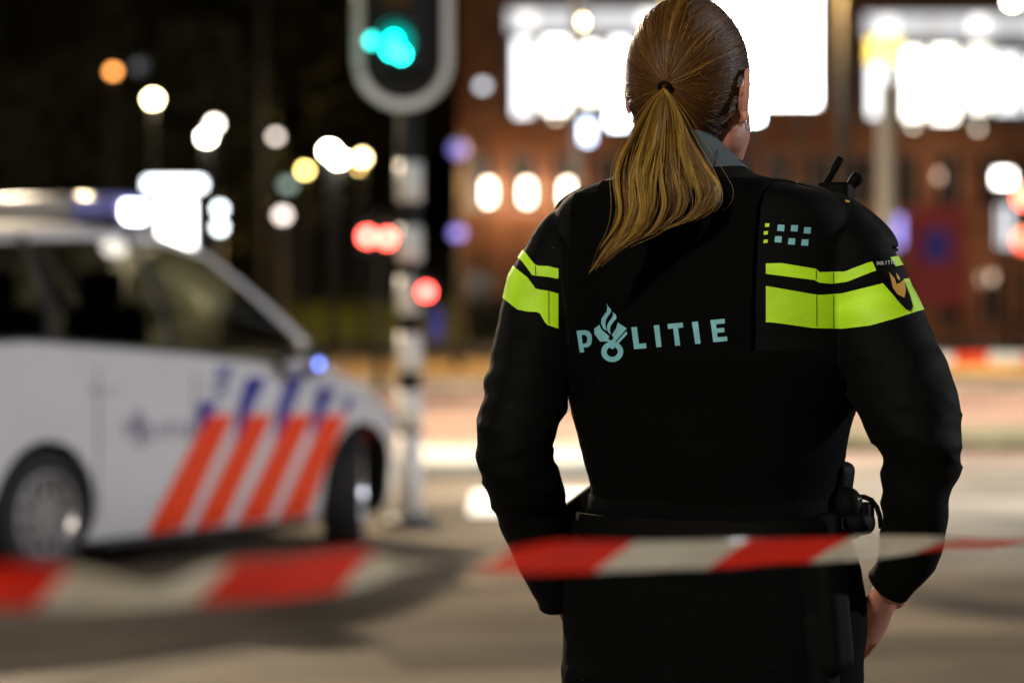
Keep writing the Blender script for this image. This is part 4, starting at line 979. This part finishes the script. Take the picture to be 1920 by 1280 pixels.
# ---------------- hair
HAIR = bpy.data.materials.new('hair_dark_blonde'); HAIR.use_nodes = True
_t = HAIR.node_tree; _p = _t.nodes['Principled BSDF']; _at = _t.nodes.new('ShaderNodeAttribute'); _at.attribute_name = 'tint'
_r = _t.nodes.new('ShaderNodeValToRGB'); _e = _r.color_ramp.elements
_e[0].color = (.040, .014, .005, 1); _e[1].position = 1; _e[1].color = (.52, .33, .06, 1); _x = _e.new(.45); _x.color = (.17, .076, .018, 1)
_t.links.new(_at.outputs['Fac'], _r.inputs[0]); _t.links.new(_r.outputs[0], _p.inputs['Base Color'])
_p.inputs['Roughness'].default_value = .45; _p.inputs['Specular IOR Level'].default_value = .25
class Strands:
    def __init__(s): s.v = []; s.f = []; s.t = []
    def add(s, pts, r0, tint, tip=.35, root=1.0):
        n = len(pts); prev = None; k = len(s.v)
        for i, p in enumerate(pts):
            t = (pts[min(i + 1, n - 1)] - pts[max(i - 1, 0)]).normalized()
            u = t.orthogonal() if prev is None else prev - t * prev.dot(t)
            u.normalize(); prev = u; w_ = t.cross(u); r_ = r0 * (root + (1 - root) * min(1, i / 3)) * (1 - (1 - tip) * max(0, (i / (n - 1) - .5) * 2))
            for a in (0, 2.0944, 4.18879): s.v.append(p + (u * math.cos(a) + w_ * math.sin(a)) * r_); s.t.append(tint(i / (n - 1)) if callable(tint) else tint)
        for i in range(n - 1):
            for j in range(3): s.f.append((k + i * 3 + j, k + i * 3 + (j + 1) % 3, k + i * 3 + 3 + (j + 1) % 3, k + i * 3 + 3 + j))
    def build(s, name, parent):
        me = bpy.data.meshes.new(name); me.from_pydata(s.v, [], s.f); a = me.attributes.new('tint', 'FLOAT', 'POINT'); a.data.foreach_set('value', s.t)
        return link(name, me, HAIR, parent, smooth=True)
rn = random.Random(11)
AX = (.0785, .0985, .1055)
tie_d = Vector((0.004, -.985, -.13)).normalized()         # direction in head space, towards the tie
def cap_pt(d, lift=0):
    # head space direction -> point on the hair shell
    q = Vector((d.x * AX[0], d.y * AX[1], d.z * AX[2])); q *= 1 + lift
    if d.z < -.35: q.x *= 1 - .10 * (-.35 - d.z); q.y *= 1 - .10 * (-.35 - d.z)
    return HC + RH * q.x + FH * q.y + UZ * q.z
def slerp(a, b, t):
    o = math.acos(max(-1, min(1, a.dot(b))))
    return a if o < 1e-4 else (a * math.sin((1 - t) * o) + b * math.sin(t * o)) / math.sin(o)
# scalp shell under the strands
sh = MB(); rings = []
e1 = tie_d.orthogonal().normalized(); e2 = tie_d.cross(e1)
def hairline(dirn):
    """is this head-space direction covered with hair?"""
    f, z, x = dirn.y, dirn.z, abs(dirn.x)
    if z > .35: return f < .80
    if z > -.05: return f < .18 + 1.5 * z + .12
    if z > -.62: return f < -.02 + .20 * (z + .05) - (.10 if x > .7 else 0)
    return f < -.14
NA = 72
edge = []
for j in range(NA):
    a = 2 * math.pi * j / NA; tang = e1 * math.cos(a) + e2 * math.sin(a); last = .3
    for k in range(30, 150):
        ang = R(k); d = tie_d * math.cos(ang) + tang * math.sin(ang)
        if not hairline(d): break
        last = ang
    edge.append(last)
for _ in range(5): edge = [(edge[j - 1] + edge[j] + edge[(j + 1) % NA]) / 3 for j in range(NA)]
for i in range(15):
    ring = []
    for j in range(NA):
        a = 2 * math.pi * j / NA; tang = e1 * math.cos(a) + e2 * math.sin(a); ang = edge[j] * (i + .02) / 14
        ring.append(cap_pt(tie_d * math.cos(ang) + tang * math.sin(ang), -.03 - (.05 if i == 14 else 0)))
    rings.append(ring)
shm = MB().loft(rings, cap=False).mesh('hair'); at_ = shm.attributes.new('tint', 'FLOAT', 'POINT'); at_.data.foreach_set('value', [.16] * len(shm.vertices))
hair = link('hair', shm, HAIR, officer, smooth=True)
cs = Strands()
for q in range(5200):
    a = rn.uniform(0, 2 * math.pi); j = a / (2 * math.pi) * NA; e_ = edge[int(j) % NA] * (1 - (j % 1)) + edge[(int(j) + 1) % NA] * (j % 1)
    tang = e1 * math.cos(a) + e2 * math.sin(a); a0 = e_ * (rn.uniform(.93, 1.02) if rn.random() < .55 else rn.uniform(.25, 1.0))
    st = tie_d * math.cos(a0) + tang * math.sin(a0); bend = rn.gauss(0, .05) + .05 * noise.noise((math.cos(a) * 4, math.sin(a) * 4, 9)); lift = rn.uniform(-.022, .008)
    clump = noise.noise((math.cos(a) * 5, math.sin(a) * 5, 2.3)) * .5 + noise.noise((math.cos(a) * 16, math.sin(a) * 16, 1)) * .5
    tv = max(.04, min(1, .15 + .16 * clump + (.9 * max(0, noise.noise((math.cos(a) * 27, math.sin(a) * 27, 4))) ** 1.3) * (1.2 if rn.random() < .6 else .3) + rn.gauss(0, .05)))
    pts = []; N = 14
    side = tie_d.cross(st).normalized()
    for i in range(N + 1):
        t = i / N; d = slerp(st, tie_d, t * .965); d = (d + side * bend * math.sin(math.pi * t)).normalized()
        pts.append(cap_pt(d, lift + .012 * clump + .02 * math.sin(math.pi * t) ** 2 * (.4 + .6 * noise.noise((a * 2, 0, 0)))))
    cs.add(pts, rn.uniform(.00028, .0006), tv, .8)
for q in range(170):                                     # loose short hairs over the crown
    a = rn.uniform(0, 2 * math.pi); tang = e1 * math.cos(a) + e2 * math.sin(a); a0 = edge[int(a / 6.2832 * NA) % NA] * rn.uniform(.35, 1)
    st = tie_d * math.cos(a0) + tang * math.sin(a0); side = tie_d.cross(st).normalized(); bd_ = rn.gauss(0, .2); lf = rn.uniform(.015, .05); ln = rn.uniform(.12, .3)
    cs.add([cap_pt((slerp(st, tie_d, t / 7 * ln) + side * bd_ * (t / 7) ** 2 * .4).normalized(), lf * math.sin(math.pi * t / 9)) for t in range(8)], .0003, .6, .4)
cs.build('swept_hair', hair)
# hair tie
TI = cap_pt(tie_d, .03)
ta = (at(1236, 215, 3.735) - TI).normalized(); tu = ta.orthogonal().normalized(); tw_ = ta.cross(tu); tc_ = TI + ta * .006
MB().tube([tc_ + (tu * math.cos(a) + tw_ * math.sin(a)) * .0072 for a in [2 * math.pi * j / 24 for j in range(25)]], .0026, 10).build('hair_tie', mat('hair_tie', (.012, .006, .003), .9, spec=.1), hair, smooth=True)
# ponytail
T0 = (1245, 165, TI.y - .006)
G = [[T0, (1212, 200, 3.745), (1180, 255, 3.72), (1160, 320, 3.705), (1162, 380, 3.695), (1158, 425, 3.69), (1128, 470, 3.688), (1104, 522, 3.69)],
     [T0, (1226, 200, 3.742), (1204, 260, 3.715), (1188, 325, 3.70), (1190, 385, 3.69), (1172, 435, 3.684), (1140, 470, 3.684), (1112, 506, 3.688)],
     [T0, (1240, 205, 3.738), (1232, 270, 3.708), (1222, 335, 3.692), (1222, 392, 3.684), (1198, 438, 3.68), (1158, 466, 3.68), (1128, 494, 3.686)],
     [T0, (1258, 208, 3.74), (1264, 270, 3.71), (1268, 335, 3.694), (1272, 385, 3.686), (1246, 424, 3.682), (1196, 446, 3.682), (1148, 474, 3.686)],
     [T0, (1268, 212, 3.745), (1284, 262, 3.718), (1312, 320, 3.70), (1330, 362, 3.69), (1316, 398, 3.686), (1268, 424, 3.686), (1196, 444, 3.69)],
     [T0, (1272, 214, 3.75), (1290, 264, 3.725), (1322, 322, 3.708), (1336, 356, 3.70), (1334, 384, 3.694), (1318, 404, 3.69), (1296, 416, 3.69)]]
GS = [catmull(g, 4) for g in G]; NG = len(GS[0])
pt_s = Strands()
def tail_point(u, t):
    u = max(0, min(4.999, u)); gi = int(u); fr = u - gi; k = max(0, min(NG - 1.001, t * (NG - 1))); i0 = int(k); ff = k - i0
    a_ = [x * (1 - ff) + y * ff for x, y in zip(GS[gi][i0], GS[gi][i0 + 1])]; b_ = [x * (1 - ff) + y * ff for x, y in zip(GS[gi + 1][i0], GS[gi + 1][i0 + 1])]
    return [x * (1 - fr) + y * fr for x, y in zip(a_, b_)]
locks = []
for q in range(64):
    u = rn.triangular(0, 2.9, 1.2) if q < 40 else (rn.uniform(2.6, 3.7) if q < 52 else rn.uniform(3.6, 4.98))
    locks.append((u, rn))
for q, (u, _) in enumerate(locks):
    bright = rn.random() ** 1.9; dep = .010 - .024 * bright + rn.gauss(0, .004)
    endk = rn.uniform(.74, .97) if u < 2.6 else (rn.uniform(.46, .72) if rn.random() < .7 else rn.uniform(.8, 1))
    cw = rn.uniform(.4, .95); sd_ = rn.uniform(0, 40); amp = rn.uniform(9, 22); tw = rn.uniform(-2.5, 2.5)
    nstr = rn.randint(50, 95)
    for s_ in range(nstr):
        a_ = rn.uniform(0, 6.283); r_ = math.sqrt(rn.random()); stray = rn.random() < .12; N = 26; pts = []
        ek = min(1, endk * rn.uniform(.80, 1.06)); fz = rn.gauss(0, 1)
        for i in range(N):
            t = i / (N - 1) * ek; b = tail_point(u, t)
            sp = (1.5 + 9.0 * math.sin(math.pi * min(1, t * .98 + .02)) ** 1.1) * cw * (1.9 if stray else 1) * (1 - .55 * max(0, t - .7) / .3)
            wx = amp * noise.noise((sd_, t * 3.1, u * .6)) * min(1, t * 3) + 12 * noise.noise((u * 1.1, t * 2.8, 7)) * min(1, t * 3)
            ang = a_ + tw * t + .8 * noise.noise((sd_ + 9, t * 2, fz))
            pts.append(at(b[0] + math.cos(ang) * r_ * sp + wx + (5 * noise.noise((fz * 9, t * 4, sd_)) * t if stray else 0), b[1] + .35 * math.sin(ang) * r_ * sp + 4 * noise.noise((sd_, t * 2, 3)),
                          b[2] + dep * math.sin(math.pi * min(t * 1.15, 1)) + math.sin(ang) * r_ * sp * .0006))
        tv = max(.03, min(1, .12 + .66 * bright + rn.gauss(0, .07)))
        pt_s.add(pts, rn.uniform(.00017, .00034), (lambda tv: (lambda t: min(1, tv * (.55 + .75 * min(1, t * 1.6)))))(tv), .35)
for q in range(70):                                      # single loose hairs and the thin curls at the side
    u = rn.uniform(0, 3) if q < 38 else rn.uniform(3.7, 4.99); ox = rn.gauss(0, 15); sd_ = rn.uniform(0, 50); ek = rn.uniform(.8, 1.0) if q < 38 else rn.uniform(.7, 1); pts = []
    for i in range(30):
        t = i / 29 * ek; b = tail_point(u, t)
        pts.append(at(b[0] + ox * math.sin(math.pi * t) + (14 * noise.noise((sd_, t * 3, 0)) + ox * .5 * max(0, t - .6)) * t, b[1] + 8 * noise.noise((sd_, t * 2.5, 5)) * t, b[2] - .006 + .006 * noise.noise((sd_, t * 2, 9))))
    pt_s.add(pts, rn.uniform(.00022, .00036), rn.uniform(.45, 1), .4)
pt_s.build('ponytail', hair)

# ---------------- shoulder radio (its own thing, clipped to the vest)
rp = at(1562, 372, 3.86)
radio = thing('portable_radio', 'black portable radio with two stubby aerials clipped at the shoulder of the officer', 'radio', (rp.x, rp.y, at(0, 400, 3.86).z))
MB().rbox(at(1566, 378, 3.86), (.046, .034, .05), .008, OM, 3).build('radio_body', LEATH, radio, smooth=True)
MB().rbox(at(1570, 348, 3.86), (.036, .02, .008), .003, OM, 2).build('radio_top', LEATH, radio, smooth=True)
MB().tube([at(1546, 352, 3.86), at(1560, 325, 3.86), at(1566, 313, 3.86), at(1576, 297, 3.86), at(1577, 295, 3.86)], [.0048, .0046, .0056, .0056, .003], 12).build('aerial', LEATH, radio, smooth=True)
MB().tube([at(1584, 366, 3.86), at(1594, 350, 3.86), at(1602, 340, 3.86), at(1610, 330, 3.86), at(1612, 326, 3.86)], [.006, .0065, .0085, .0085, .004], 14).build('aerial', LEATH, radio, smooth=True)
